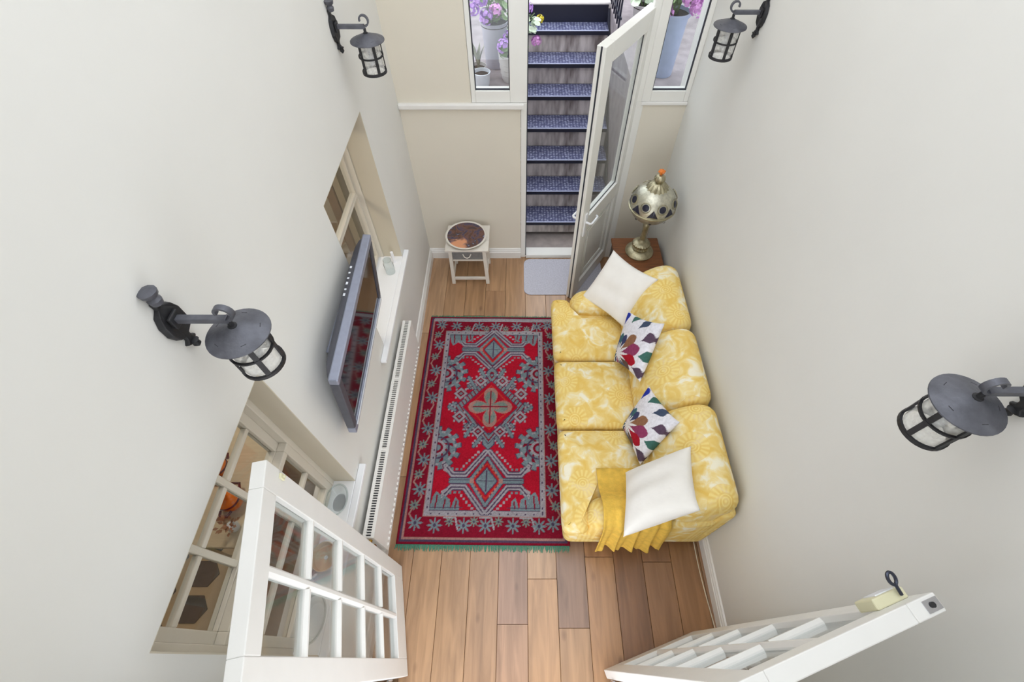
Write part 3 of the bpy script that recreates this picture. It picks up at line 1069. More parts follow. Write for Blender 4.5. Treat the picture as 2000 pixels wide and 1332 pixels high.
potted('flower_pot', (-0.205, 4.03, GZ), [(0.07, 0), (0.08, 0.02), (0.10, 0.30), (0.115, 0.33)], 'pot_lilac',
       'tall lilac grey pot of lilac flowers behind the side window', (50, 0.13, 0.20, 0.032),
       [((-0.09, -0.10, 0.50), 0.05, 'petal_lilac'), ((-0.15, -0.08, 0.44), 0.05, 'petal_lilac'), ((-0.05, -0.14, 0.40), 0.05, 'petal_lilac'), ((0.02, -0.13, 0.44), 0.045, 'petal_pink'), ((0.06, 0.02, 0.55), 0.05, 'petal_lilac')])
potted('ribbed_flower_pot', (-0.065, 3.80, GZ), [(0.075, 0), (0.085, 0.02), (0.088, 0.05), (0.094, 0.055), (0.092, 0.09), (0.099, 0.095), (0.097, 0.13), (0.104, 0.135), (0.103, 0.17), (0.11, 0.2)], 'pot_pale',
       'pale ribbed pot of violet blossoms beside the tall lilac pot', (34, 0.10, 0.10, 0.03),
       [((-0.06, -0.05, 0.26), 0.05, 'petal_lilac'), ((-0.02, 0.03, 0.28), 0.05, 'petal_lilac'), ((0.05, -0.05, 0.26), 0.045, 'petal_lilac')])
potted('small_white_pot', (-0.30, 3.70, GZ), [(0.048, 0), (0.055, 0.01), (0.065, 0.10), (0.068, 0.105)], 'pot_white',
       'small white pot of bare soil on the outer ledge', None, [])
t = potted('leafy_pot', (-0.335, 3.86, GZ), [(0.045, 0), (0.06, 0.07), (0.065, 0.08)], 'pot_pale',
       'small pot with long hanging silver green leaves', None, [])
mb = MB()
for i in range(16):
    a = rnd.random() * 2 * PI
    d = Vector((math.cos(a), math.sin(a), 0))
    q = Vector((-math.sin(a), math.cos(a), 0)) * 0.010
    pts = [Vector((0, 0, 0.06)) + d * s * 0.06 + Vector((0, 0, 0.26 * s - 0.10 * s * s)) for s in (0, 0.33, 0.66, 1.0)]
    ws = (0.6, 1.0, 0.9, 0.1)
    vv = []
    for pnt, w in zip(pts, ws):
        vv += [pnt - q * w, pnt + q * w]
    mb.add(vv, [(0, 1, 3, 2), (2, 3, 5, 4), (4, 5, 7, 6)])
fo = mb.build('foliage', 'leaf_silver', t)
fo['kind'] = 'stuff'
potted('blue_flower_pot', (1.13, 3.90, GZ), [(0.085, 0), (0.09, 0.01), (0.11, 0.40), (0.125, 0.42), (0.125, 0.44)], 'pot_blue',
       'tall pale blue pot of pink lilac blossoms behind the side window', (40, 0.14, 0.30, 0.036),
       [((0.06, -0.10, 0.56), 0.065, 'petal_pink'), ((0.13, -0.12, 0.50), 0.06, 'petal_pink'), ((-0.08, -0.10, 0.46), 0.045, 'petal_pink')])
potted('trailing_geranium', (0.0, 4.30, GZ), [(0.04, 0), (0.05, 0.13), (0.055, 0.14)], 'pot_pale',
       'geranium with pale variegated leaves hanging over the stair edge', (60, 0.15, 0.16, 0.03),
       [((0.13, -0.06, 0.10), 0.04, 'petal_pink'), ((0.16, 0.06, 0.22), 0.03, 'petal_yellow'), ((0.05, 0.0, 0.32), 0.05, 'petal_lilac')], 'leaf_pale')
potted('railing_geranium', (1.12, 4.85, GZ), [(0.08, 0), (0.10, 0.16), (0.11, 0.17)], 'pot_pale',
       'geranium with pink flowers standing at the stair railing', (40, 0.17, 0.16, 0.034),
       [((-0.05, 0.10, 0.34), 0.045, 'petal_pink'), ((0.05, 0.25, 0.36), 0.05, 'petal_pink'), ((0.1, 0.02, 0.30), 0.04, 'petal_lilac')], 'leaf_pale')

# ------------------------------------------------------------ rug
def make_rug():
    hw, ln = 0.588, 1.945
    step = 0.005
    nx, ny = int(2 * hw / step) + 1, int(ln / step) + 1
    xs = np.linspace(-hw, hw, nx) * 100
    ys = np.linspace(0, ln, ny) * 100
    GX, GY = np.meshgrid(xs, ys)
    AX = np.abs(GX)
    cols = {'red': (174, 22, 44), 'wine': (128, 20, 42), 'blue': (116, 132, 138), 'pale': (158, 152, 158), 'dark': (78, 62, 86), 'green': (120, 134, 126), 'tan': (166, 124, 116), 'rust': (188, 56, 46)}
    cols = {k: np.array(srgb(v)[:3]) for k, v in cols.items()}
    img = np.zeros((ny, nx, 3)) + cols['red']
    def put(mask, c):
        img[mask] = cols[c]
    def poly(pts, c, X=AX):
        inside = np.zeros(GX.shape, bool)
        n = len(pts)
        for i in range(n):
            x1, y1 = pts[i]
            x2, y2 = pts[(i + 1) % n]
            if y1 == y2:
                continue
            cond = ((y1 > GY) != (y2 > GY)) & (X < (x2 - x1) * (GY - y1) / (y2 - y1) + x1)
            inside ^= cond
        put(inside, c)
    def dist(pts, X=AX):
        d = np.full(GX.shape, 1e9)
        for (x1, y1), (x2, y2) in zip(pts[:-1], pts[1:]):
            vx, vy = x2 - x1, y2 - y1
            l2 = vx * vx + vy * vy + 1e-9
            t_ = np.clip(((X - x1) * vx + (GY - y1) * vy) / l2, 0, 1)
            d = np.minimum(d, np.hypot(X - x1 - t_ * vx, GY - y1 - t_ * vy))
        return d
    def line(pts, w, c, X=AX):
        put(dist(pts, X) < w / 2, c)
    def band(pts, w, c='pale', edge='dark', core=None, X=AX):
        d = dist(pts, X)
        put(d < w / 2 + 0.6, edge)
        put(d < w / 2, c)
        if core:
            put(d < 0.45, core)
    def teeth(pts, w, c='pale', pitch=3.2, X=AX, off=0.0):
        """little square hooks along a line"""
        for (x1, y1), (x2, y2) in zip(pts[:-1], pts[1:]):
            L_ = math.hypot(x2 - x1, y2 - y1)
            k = max(1, int(L_ / pitch))
            nx_, ny_ = -(y2 - y1) / L_, (x2 - x1) / L_
            for i in range(k):
                s = (i + 0.5) / k
                cx_, cy_ = x1 + (x2 - x1) * s + nx_ * off, y1 + (y2 - y1) * s + ny_ * off
                put((np.abs(X - cx_) < w / 2) & (np.abs(GY - cy_) < w / 2), c)
    def star(cx_, cy_, r, c='blue', X=GX, core='dark'):
        dx, dy = X - cx_, GY - cy_
        a = np.arctan2(dy, dx)
        q = np.hypot(dx, dy)
        put(q < r * (0.72 + 0.34 * np.cos(8 * a)) , c)
        put(q < r * 0.24, core)
    rr = np.random.RandomState(3)
    # field shading
    put(np.hypot(GX / 34, (GY - 98) / 70) < 0.55, 'red')
    # border ground
    inner = (AX < 38.5) & (GY > 22.5) & (GY < 174)
    put(~inner, 'wine')
    put(((AX > 43) | (GY < 18.5) | (GY > 178.5)) & (AX < 54) & (GY > 6), 'wine')
    # outer edge stripes
    e = np.minimum(np.minimum(58.8 - AX, GY), 194.5 - GY)
    put(e < 3.2, 'dark')
    put(e < 1.6, 'wine')
    put((e > 3.2) & (e < 4.6), 'tan')
    put((e > 4.6) & (e < 5.2), 'wine')
    put((GY > 188.5) & (GY < 192.5) & (AX < 55), 'pale')
    # inner guard stripe
    g = np.maximum(np.maximum(AX - 38.5, 22.5 - GY), GY - 174)
    put((g > -0.2) & (g < 4.4), 'dark')
    put((g > 0.3) & (g < 3.9), 'pale')
    dots = ((GX + 200) % 6 < 1.2) & (GY < 22.5) | ((GX + 200) % 6 < 1.2) & (GY > 174) | ((GY % 6) < 1.2) & (AX > 38.5)
    put((g > 1.5) & (g < 2.7) & dots, 'dark')
    put((g > 3.9) & (g < 4.5), 'tan')
    # border vine and stars
    ysd = [185, 174, 163, 151, 137, 124, 111, 97, 84, 71, 59, 48, 37, 26, 14]
    for i, y in enumerate(ysd):
        for sgn in (-1, 1):
            xx = sgn * (48.3 + (1.4 if i % 2 else -0.8))
            if i + 1 < len(ysd):
                ym = (y + ysd[i + 1]) / 2
                line([(xx, y), (sgn * (52.5 if i % 2 else 45.5), ym), (sgn * 48.5, ysd[i + 1])], 1.1, 'tan', GX)
            star(xx, y, 5.0 if i % 2 == 0 else 3.7, 'blue' if i % 2 == 0 else 'green', GX)
    for yb, flip in ((12.5, 1), (183.5, -1)):
        for i, x in enumerate([-34, -24, -14, -7, 1, 10, 20, 29, 38]):
            yy = yb + flip * (2.6 if i % 2 else 0)
            star(x, yy, 5.0 if i % 2 == 0 else 3.4, 'blue' if i % 2 == 0 else 'green', GX)
            if i % 3 == 1:
                line([(x - 4, yb + flip * 5.2), (x + 4, yb + flip * 5.2), (x + 6, yb - flip * 2)], 1.3, 'pale', GX)
    # medallions with bent double arms
    def medallion(yc, s):
        for q in (1, -1):
            arm = [(1.5, yc + q * (22 * s + 4)), (15.5, yc + q * 4.6), (25, yc + q * 4.6), (30.5, yc + q * 11)]
            band(arm, 3.6, 'pale', 'dark', 'dark')
            inn = [(0, yc + q * (19 * s + 2)), (11.5, yc + q * 0.8), (26, yc + q * 0.8)]
            band(inn, 1.8, 'blue', 'dark')
            teeth([(4, yc + q * (22 * s + 3)), (16.5, yc + q * 8)], 1.8, 'pale', 3.0, off=2.6 * q)
            teeth([(17, yc + q * 8.4), (27, yc + q * 8.8)], 1.6, 'blue', 2.8)
            teeth([(2, yc + q * 15 * s), (9.5, yc + q * 2.4)], 1.3, 'tan', 2.6)
            line([(30, yc + q * 10.5), (31.5, yc + q * 8), (28.5, yc + q * 6.4)], 1.3, 'pale')
        poly([(-1, yc + 10.5), (0, yc + 10.5), (8.5, yc), (0, yc - 10.5), (-1, yc - 10.5)], 'dark')
        poly([(-1, yc + 9.4), (0, yc + 9.4), (7.6, yc), (0, yc - 9.4), (-1, yc - 9.4)], 'blue')
        put((AX < 0.5) & (np.abs(GY - yc) < 8) | (np.abs(GY - yc) < 0.5) & (AX < 6.2), 'dark')
        line([(0, yc + 13), (9.8, yc), (0, yc - 13)], 0.9, 'rust')
        put((np.abs(AX - 10.5) < 1.3) & (np.abs(GY - yc) < 1.8), 'tan')
    put(np.hypot(0 * GX, 0) > 1, 'red')
    medallion(43.5, 0.82)
    medallion(158.5, 0.68)
    # small medallions between
    for yc in (74.5, 134):
        poly([(-1, yc + 7), (0, yc + 7), (5, yc + 2), (5, yc - 3), (0, yc - 8), (-1, yc - 8)], 'dark')
        poly([(-1, yc + 6), (0, yc + 6), (4.2, yc + 1.5), (4.2, yc - 2.5), (0, yc - 7), (-1, yc - 7)], 'blue')
        put(np.hypot(AX, GY - yc) < 1.8, 'wine')
    # centre diamond of leaves
    dm = AX * 1.08 + np.abs(GY - 103)
    ring = (dm > 24.5) & (dm < 30.5)
    put((dm > 23.6) & (dm < 31.4), 'dark')
    put(ring, 'blue')
    put(ring & (((AX * 1.3 - (GY - 103) * 0.9) % 5.0) < 1.5), 'wine')
    for (x, y, r) in ((9, 127, 5.5), (24.5, 115, 5.5), (24, 94.5, 5.5), (8.5, 82, 5.2), (17, 122, 3.2), (17, 86, 3.2)):
        dx, dy = AX - x, GY - y
        put(np.abs(dx) + np.abs(dy) < r + 0.7, 'dark')
        put(np.abs(dx) + np.abs(dy) < r, 'pale' if r > 4 else 'blue')
        put(np.abs(dx) + np.abs(dy) < r * 0.55, 'wine')
        put(np.abs(dx) + np.abs(dy) < r * 0.3, 'blue')
        for a in range(0, 360, 90):
            put((np.abs(dx - (r + 1.2) * math.cos(R(a + 45)) * 0.8) < 0.8) & (np.abs(dy - (r + 1.2) * math.sin(R(a + 45)) * 0.8) < 0.8), 'pale')
    put(dm < 20, 'rust')
    put(dm < 18.4, 'red')
    d4 = AX + np.abs(GY - 103) * 1.0
    a4 = np.arctan2(np.abs(GY - 103), AX)
    q4 = np.hypot(AX, GY - 103)
    put(q4 < 15 * np.abs(np.cos(2 * a4)) ** 0.8 + 2.5, 'tan')
    put(q4 < 12.5 * np.abs(np.cos(2 * a4)) ** 0.8 + 1.5, 'green')
    put(q4 < 8 * np.abs(np.cos(2 * a4)) ** 1.2, 'tan')
    put((AX < 0.6) & (q4 < 15) | (np.abs(GY - 103) < 0.5) & (q4 < 14), 'wine')
    # leaf sprays off the centre diamond
    for (x1, y1, x2, y2) in ((13, 120, 19, 130), (28, 106, 33, 103), (13, 87, 18, 78), (28, 100, 33, 103), (6, 131, 10, 138), (6, 77, 11, 70)):
        band([(x1, y1), (x2, y2)], 2.2, 'blue', 'dark')
        teeth([(x1, y1), (x2, y2)], 1.4, 'pale', 2.6, off=2.0)
        teeth([(x1, y1), (x2, y2)], 1.4, 'pale', 2.6, off=-2.0)
    # side palmettes
    for yc, fl in ((134, 1), (68.5, -1)):
        dx, dy = 38.5 - AX, GY - yc
        q = np.hypot(dx * 0.95, dy)
        a = np.arctan2(dy, dx)
        edge = 15.2 + 1.7 * np.sign(np.sin(13 * a))
        m_ = (dx > 0)
        put(m_ & (q < edge + 0.8), 'dark')
        put(m_ & (q < edge), 'blue')
        put(m_ & (q < 11.5) & (np.sin(9 * a + q * 0.55) > 0.45), 'wine')
        put(m_ & (q < 9.0) & (q > 7.6), 'dark')
        put(m_ & (q < 6.0), 'pale')
        put(m_ & (q < 4.2), 'wine')
        put(m_ & (q < 2.4), 'blue')
        put(m_ & (np.abs(q - 13.0) < 0.8) & (np.sin(16 * a) > 0), 'pale')
    # corner leaves
    for yc, fl in ((170, -1), (28, 1)):
        for x0_, w_, h_ in ((35, 4, 9), (29, 5, 6), (21, 3, 5)):
            poly([(x0_ - w_, yc - fl * 5), (x0_ + w_, yc - fl * 5), (x0_ + w_ * 0.6, yc + fl * (h_ - 5)), (x0_ + w_ * 0.1, yc + fl * (h_ - 1)), (x0_ - w_ * 0.8, yc + fl * (h_ - 4))], 'blue')
            line([(x0_, yc - fl * 4), (x0_ - 0.5, yc + fl * (h_ - 4))], 1.0, 'wine')
        line([(16, yc - fl * 3.5), (38, yc - fl * 3.5)], 1.0, 'dark')
    # abrash and wear
    wear = 1 + 0.10 * np.sin(GY * 0.21 + 1.5 * np.sin(GX * 0.05)) * 0.6
    nz = rr.normal(1.0, 0.10, img.shape[:2])
    img *= (wear * nz)[..., None]
    img = np.clip(img, 0, 1)
    # soft relief
    hh = 0.010 + 0.0015 * np.sin(GX * 0.11 + GY * 0.07) + rr.normal(0, 0.0005, GX.shape)
    edge = np.minimum.reduce([GX - xs[0], xs[-1] - GX, GY, ys[-1] - GY])
    hh = np.where(edge < 0.01, 0.001, hh)
    verts = np.stack([GX / 100, GY / 100, hh], -1).reshape(-1, 3)
    idx = np.arange(nx * ny).reshape(ny, nx)
    faces = np.stack([idx[:-1, :-1], idx[:-1, 1:], idx[1:, 1:], idx[1:, :-1]], -1).reshape(-1, 4)
    me = bpy.data.meshes.new('rug_field')
    me.from_pydata(verts.tolist(), [], faces.tolist())
    at = me.attributes.new('knots', 'FLOAT_COLOR', 'POINT')
    rgba = np.ones((nx * ny, 4), np.float32)
    rgba[:, :3] = img.reshape(-1, 3)
    at.data.foreach_set('color', rgba.ravel())
    me.materials.append(MATS['rug_wool'])
    root = empty('oriental_rug', (-0.255, 0.63, 0), R(-0.6))
    tag(root, 'red oriental rug with blue grey medallions and green fringe', 'rug')
    ob = bpy.data.objects.new('rug_field', me)
    C.objects.link(ob)
    ob.parent = root
    MB().box(-hw + 0.004, hw - 0.004, 0.004, ln - 0.004, 0.0005, 0.007).build('rug_backing', 'enamel_band', root)
    for y0, sgn, mat_, ln_ in ((0.002, -1, 'fringe_green', 0.034), (ln - 0.002, 1, 'fringe_green', 0.014)):
        fb = MB()
        x = -hw + 0.004
        while x < hw - 0.004:
            l_ = ln_ * (0.6 + 0.7 * rnd.random())
            dx = rnd.gauss(0, 0.004)
            fb.bar((x, y0, 0.007), (x + dx, y0 + sgn * l_, 0.004), 0.0042, 0.004)
            x += 0.0052
        fo_ = fb.build('fringe', mat_, root)
        fo_['kind'] = 'stuff'
make_rug()

# door mat
def rounded_rect(x0, x1, y0, y1, r, n=6):
    out = []
    for cx_, cy_, a0 in ((x1 - r, y0 + r, -90), (x1 - r, y1 - r, 0), (x0 + r, y1 - r, 90), (x0 + r, y0 + r, 180)):
        for i in range(n + 1):
            a = R(a0 + 90 * i / n)
            out.append((cx_ + r * math.cos(a), cy_ + r * math.sin(a)))
    return out
dm_ = MB().prism(rounded_rect(0.03, 0.80, 2.845, 3.32, 0.07), 0.0, 0.010).build('door_mat', 'mat_grey', bevel=0.004, at=(0.4, 3.08, 0))
tag(dm_, 'grey door mat with rounded corners inside the back door', 'mat')

# ------------------------------------------------------------ radiator
rad = empty('radiator', (XL, 1.31, 0))
tag(rad, 'long white panel radiator under the television', 'radiator')
oA = rad.location
Y0, Y1, RX0, RX1, RZ0, RZ1 = 0.555, 2.075, -0.878, -0.818, 0.25, 0.60
def rp(mb, name, mat, bevel=0.002, **k):
    ob = mb.build(name, mat, rad, bevel=bevel, **k)
    ob.location = ob.location - oA
    return ob
rp(MB().box(RX1 - 0.012, RX1, Y0, Y1, RZ0, RZ1), 'front_panel', 'radiator_white', 0.003)
rp(MB().box(RX0, RX0 + 0.012, Y0, Y1, RZ0, RZ1), 'back_panel', 'radiator_white', 0.003)
rp(MB().box(RX0 + 0.012, RX1 - 0.012, Y0 + 0.005, Y1 - 0.005, RZ1 - 0.035, RZ1 - 0.022), 'convector_fins', 'radiator_dark', 0)
for a in (Y0, Y1 - 0.008):
    rp(MB().box(RX0 + 0.012, RX1 - 0.012, a, a + 0.008, RZ0 + 0.02, RZ1), 'end_cover', 'radiator_white', 0.001)
gr = MB()
gr.box(RX0 - 0.002, RX0 + 0.016, Y0, Y1, RZ1, RZ1 + 0.006).box(RX1 - 0.016, RX1 + 0.002, Y0, Y1, RZ1, RZ1 + 0.006)
n = 104
for i in range(n + 1):
    y = Y0 + 0.006 + (Y1 - Y0 - 0.012) * i / n
    w = 0.0026
    if i in (35, 70):
        w = 0.009
    gr.box(RX0 + 0.016, RX1 - 0.016, y - w, y + w, RZ1 - 0.004, RZ1 + 0.005)
q = rp(gr, 'top_grille', 'radiator_white', 0)
q['kind'] = 'stuff'
ds = MB()
k = 44
for i in range(k):
    y = Y0 + 0.03 + (Y1 - Y0 - 0.06) * i / (k - 1)
    ds.box(RX1 - 0.001, RX1 + 0.007, y - 0.009, y + 0.008, RZ0 + 0.028, RZ0 + 0.045)
q = rp(ds, 'pressed_studs', 'radiator_white', 0.0015, seg=1)
q['kind'] = 'stuff'
for y in (0.9, 1.75):
    rp(MB().box(XL + 0.001, RX0, y - 0.02, y + 0.02, 0.3, 0.5), 'wall_bracket', 'radiator_white')
vv = MB().tube([(RX1 - 0.03, Y0 + 0.002, RZ1 - 0.05), (RX1 - 0.03, Y0 - 0.03, RZ1 - 0.05)], 0.012, 10)
vv.lathe([(0.013, -0.02), (0.017, -0.012), (0.013, 0.0), (0.019, 0.006), (0.021, 0.02), (0.016, 0.032), (0.008, 0.036)], 16, (RX1 - 0.03, Y0 - 0.038, RZ1 - 0.045))
vv.lathe([(0.012, -0.03), (0.016, -0.02), (0.012, -0.01)], 16, (RX1 - 0.005, Y0 - 0.036, RZ1 - 0.03))
rp(vv, 'valve', 'brass', 0, smooth=True)
rp(MB().tube([(RX1 - 0.03, Y0 - 0.038, RZ1 - 0.06), (RX1 - 0.035, Y0 - 0.038, 0.3), (RX1 - 0.035, Y0 - 0.038, 0.0)], 0.0075, 8), 'supply_pipe', 'radiator_white', 0, smooth=True)

# ------------------------------------------------------------ television
tv = empty('television', (-0.845, 1.385, 1.14))
tv.rotation_euler = (0, R(8), R(2.0))
tag(tv, 'grey flat television tilted forward on a wall bracket', 'television')
TW, TH = 0.885, 0.53
hw = TW / 2
b_ = 0.042
MB().box(-0.042, 0.0, -hw, hw, TH - b_, TH).build('bezel', 'tv_grey', tv, bevel=0.006)
MB().box(-0.042, 0.0, -hw, hw, 0, 0.055).build('bezel', 'tv_grey', tv, bevel=0.006)
MB().box(-0.042, 0.0, -hw, -hw + b_, 0.055, TH - b_).build('bezel', 'tv_dark', tv, bevel=0.006)
MB().box(-0.042, 0.0, hw - b_, hw, 0.055, TH - b_).build('bezel', 'tv_dark', tv, bevel=0.006)
MB().box(-0.012, -0.007, -hw + b_, hw - b_, 0.055, TH - b_).build('screen', 'tv_screen', tv)
MB().box(-0.040, -0.012, -hw + b_, hw - b_, 0.055, TH - b_).build('screen_back', 'tv_black', tv)
sp = MB().box(0.0, 0.006, -hw + 0.03, hw - 0.03, 0.04, 0.052).build('trim_strip', 'tv_print', tv, bevel=0.002)
# tapered back shell with curved ends
sh = []
prof = [(0.0, -0.042), (0.02, -0.055), (0.06, -0.066), (0.12, -0.071), (0.20, -0.073)]
vsh, fsh = [], []
rings = []
for ins, x in prof:
    yy, za, zb_ = hw - 0.015 - ins * 0.9, 0.02 + ins * 0.7, TH - 0.006 - ins * 0.06
    out = rounded_rect(-yy, yy, za, zb_, 0.015 + ins * 0.35, 5)
    rings.append([(x, a, b) for a, b in out])
m_ = len(rings[0])
for r_ in rings:
    vsh += r_
for i in range(len(rings) - 1):
    for k in range(m_):
        l = (k + 1) % m_
        fsh.append((i * m_ + k, i * m_ + l, (i + 1) * m_ + l, (i + 1) * m_ + k))
fsh.append(tuple(range((len(rings) - 1) * m_, len(rings) * m_)))
fsh.append(tuple(reversed(range(m_))))
MB().add(vsh, fsh).build('back_shell', 'tv_dark', tv, smooth=True, recalc=True)
for i, w in enumerate((0.016, 0.010, 0.016, 0.010, 0.010, 0.014)):
    y = 0.02 + 0.036 * i
    MB().box(-0.066, -0.052, y, y + w, TH - 0.0105, TH - 0.0075).build('control_key', 'tv_print', tv)
MB().box(-0.062, -0.05, -hw + 0.06, -hw + 0.10, 0.10, 0.17).build('socket_cover', 'tv_black', tv, bevel=0.003)
MB().box(-0.079, -0.07, -0.22, 0.10, 0.24, 0.42).build('mount_plate', 'iron_dark', tv, bevel=0.003)
tb = empty('tv_bracket', (XL, 1.34, 1.42))
tag(tb, 'curved grey wall bracket holding up the television', 'bracket')
MB().box(0.0, 0.012, -0.11, 0.11, -0.12, 0.12).build('wall_plate', 'tv_grey', tb, bevel=0.004)
for s in (-0.06, 0.06):
    MB().bar((0.01, s, 0.0), (0.03, s, 0.0), 0.025, 0.16, up=(0, 0, 1)).build('bracket_arm', 'tv_dark', tb, bevel=0.004)
MB().tube([(0.010, -0.17, 0.12), (0.028, -0.14, 0.15), (0.034, -0.06, 0.165), (0.034, 0.02, 0.165), (0.028, 0.10, 0.15), (0.012, 0.15, 0.12)], 0.009, 8).build('cable_loop', 'tv_grey', tb, smooth=True)

# ------------------------------------------------------------ wall lanterns
def lantern():
    t = empty('wall_lantern', (0, 0, 0))
    wp = MB()
    # shield shaped back plate with flared ends
    out = []
    for y, z in ((0.0, 0.085), (0.012, 0.078), (0.010, 0.060), (0.030, 0.048), (0.042, 0.020), (0.042, -0.015), (0.030, -0.042), (0.012, -0.056), (0.012, -0.068), (0.024, -0.078), (0.010, -0.088)):
        out.append((y, z))
    full = out + [(-y, z) for y, z in reversed(out) if y > 0]
    n = len(full)
    v = [(0.0, y, z) for y, z in full] + [(0.012 + (0.006 if abs(z) < 0.05 else 0.0), y * 0.9, z) for y, z in full]
    wp.add(v, [tuple(range(n)), tuple(reversed(range(n, 2 * n)))] + [(i, n + i, n + (i + 1) % n, (i + 1) % n) for i in range(n)])
    wp.build('wall_plate', 'iron_dark', t, recalc=True, bevel=0.002, seg=1)
    MB().lathe([(0.004, 0.0), (0.014, 0.004), (0.017, 0.018), (0.011, 0.026), (0.020, 0.034), (0.023, 0.046), (0.010, 0.05)], 10, (0.017, 0, 0.072)).build('finial', 'iron', t, smooth=True)
    MB().lathe([(0.003, -0.03), (0.011, -0.02), (0.009, -0.01), (0.013, -0.004), (0.006, 0.0)], 10, (0.014, 0, -0.075)).build('finial', 'iron_dark', t, smooth=True)
    MB().box(0.016, 0.026, -0.020, 0.020, -0.008, 0.032).build('arm_boss', 'iron_dark', t, bevel=0.003)
    sc = MB()
    for z in (0.042, -0.024):
        sc.lathe([(0.005, 0), (0.005, 0.006), (0.002, 0.008)], 8)
    arm = MB().box(0.02, 0.155, -0.009, 0.009, 0.003, 0.021)
    arm.build('arm', 'iron', t, bevel=0.002)
    pts = []
    for i in range(15):
        a = R(-90 + 285 * i / 14)
        r = 0.026 * (1 - 0.35 * i / 14)
        pts.append((0.155 + r * math.cos(a), 0, 0.013 + 0.026 + r * math.sin(a)))
    hk = MB()
    # flat strap scroll
    vv, ff = [], []
    for i, p in enumerate(pts):
        p = Vector(p)
        nx_ = Vector((p.x - 0.155, 0, p.z - 0.039)).normalized() * 0.0035
        w = 0.009 * (1 - 0.25 * i / 14)
        vv += [p - nx_ + Vector((0, -w, 0)), p + nx_ + Vector((0, -w, 0)), p + nx_ + Vector((0, w, 0)), p - nx_ + Vector((0, w, 0))]
    for i in range(14):
        for k in range(4):
            l = (k + 1) % 4
            ff.append((4 * i + k, 4 * i + l, 4 * i + 4 + l, 4 * i + 4 + k))
    ff += [(3, 2, 1, 0), (56, 57, 58, 59)]
    hk.add(vv, ff).build('scroll', 'iron', t, smooth=True, recalc=True)
    cx_ = 0.152
    MB().lathe([(0.007, 0.004), (0.007, -0.012), (0.012, -0.014), (0.012, -0.018)], 12, (cx_, 0, 0)).build('hanger', 'iron_dark', t, smooth=True)
    MB().lathe([(0.006, -0.014), (0.014, -0.017), (0.083, -0.046), (0.0835, -0.049), (0.080, -0.049), (0.012, -0.020)], 36, (cx_, 0, 0)).build('hat', 'iron', t, smooth=True)
    rb = 0.058
    for k in range(5):
        a = R(18 + 72 * k)
        p0 = Vector((cx_ + rb * math.cos(a), rb * math.sin(a), -0.036))
        p1 = Vector((cx_ + rb * math.cos(a), rb * math.sin(a), -0.190))
        MB().bar(p0, p1, 0.005, 0.014, up=(-math.sin(a), math.cos(a), 0)).build('cage_bar', 'iron_dark', t)
    def ring(z, hgt):
        return MB().lathe([(rb - 0.003, z), (rb + 0.004, z), (rb + 0.004, z + hgt), (rb - 0.003, z + hgt), (rb - 0.003, z)], 30, (cx_, 0, 0))
    def open_ring(z, hgt):
        m = ring(z, hgt)
        m.f = m.f[:-2]
        return m
    open_ring(-0.048, 0.008).build('cage_ring', 'iron_dark', t)
    open_ring(-0.118, 0.006).build('cage_ring', 'iron_dark', t)
    open_ring(-0.196, 0.012).build('cage_ring', 'iron_dark', t)
    m = MB().lathe([(rb - 0.006, -0.045), (rb - 0.006, -0.188)], 30, (cx_, 0, 0))
    m.f = m.f[:-2]
    m.build('glass_sleeve', 'lantern_glass', t, smooth=True)
    MB().lathe([(0.012, -0.06), (0.014, -0.10), (0.010, -0.11), (0.019, -0.14), (0.016, -0.155), (0.002, -0.163)], 14, (cx_, 0, 0)).build('bulb', 'bead_white', t, smooth=True)
    return t
L0 = lantern()
spots = [((XL, 0.715, 2.365), 0, 'black iron wall lantern between the television and the multi paned sash window'),
         ((XL, 2.49, 2.365), 0, 'black iron wall lantern above the plain sash window near the back wall'),
         ((XR, 0.505, 2.365), PI, 'black iron wall lantern above the near end of the sofa and the keyed door'),
         ((XR, 2.66, 2.365), PI, 'black iron wall lantern above the metal lamp in the corner')]
for i, (loc, rz, lb) in enumerate(spots):
    o = L0 if i == 0 else copy_tree(L0)
    o.location = loc
    o.rotation_euler = (0, 0, rz)
    tag(o, lb, 'lantern', 'iron wall lanterns')

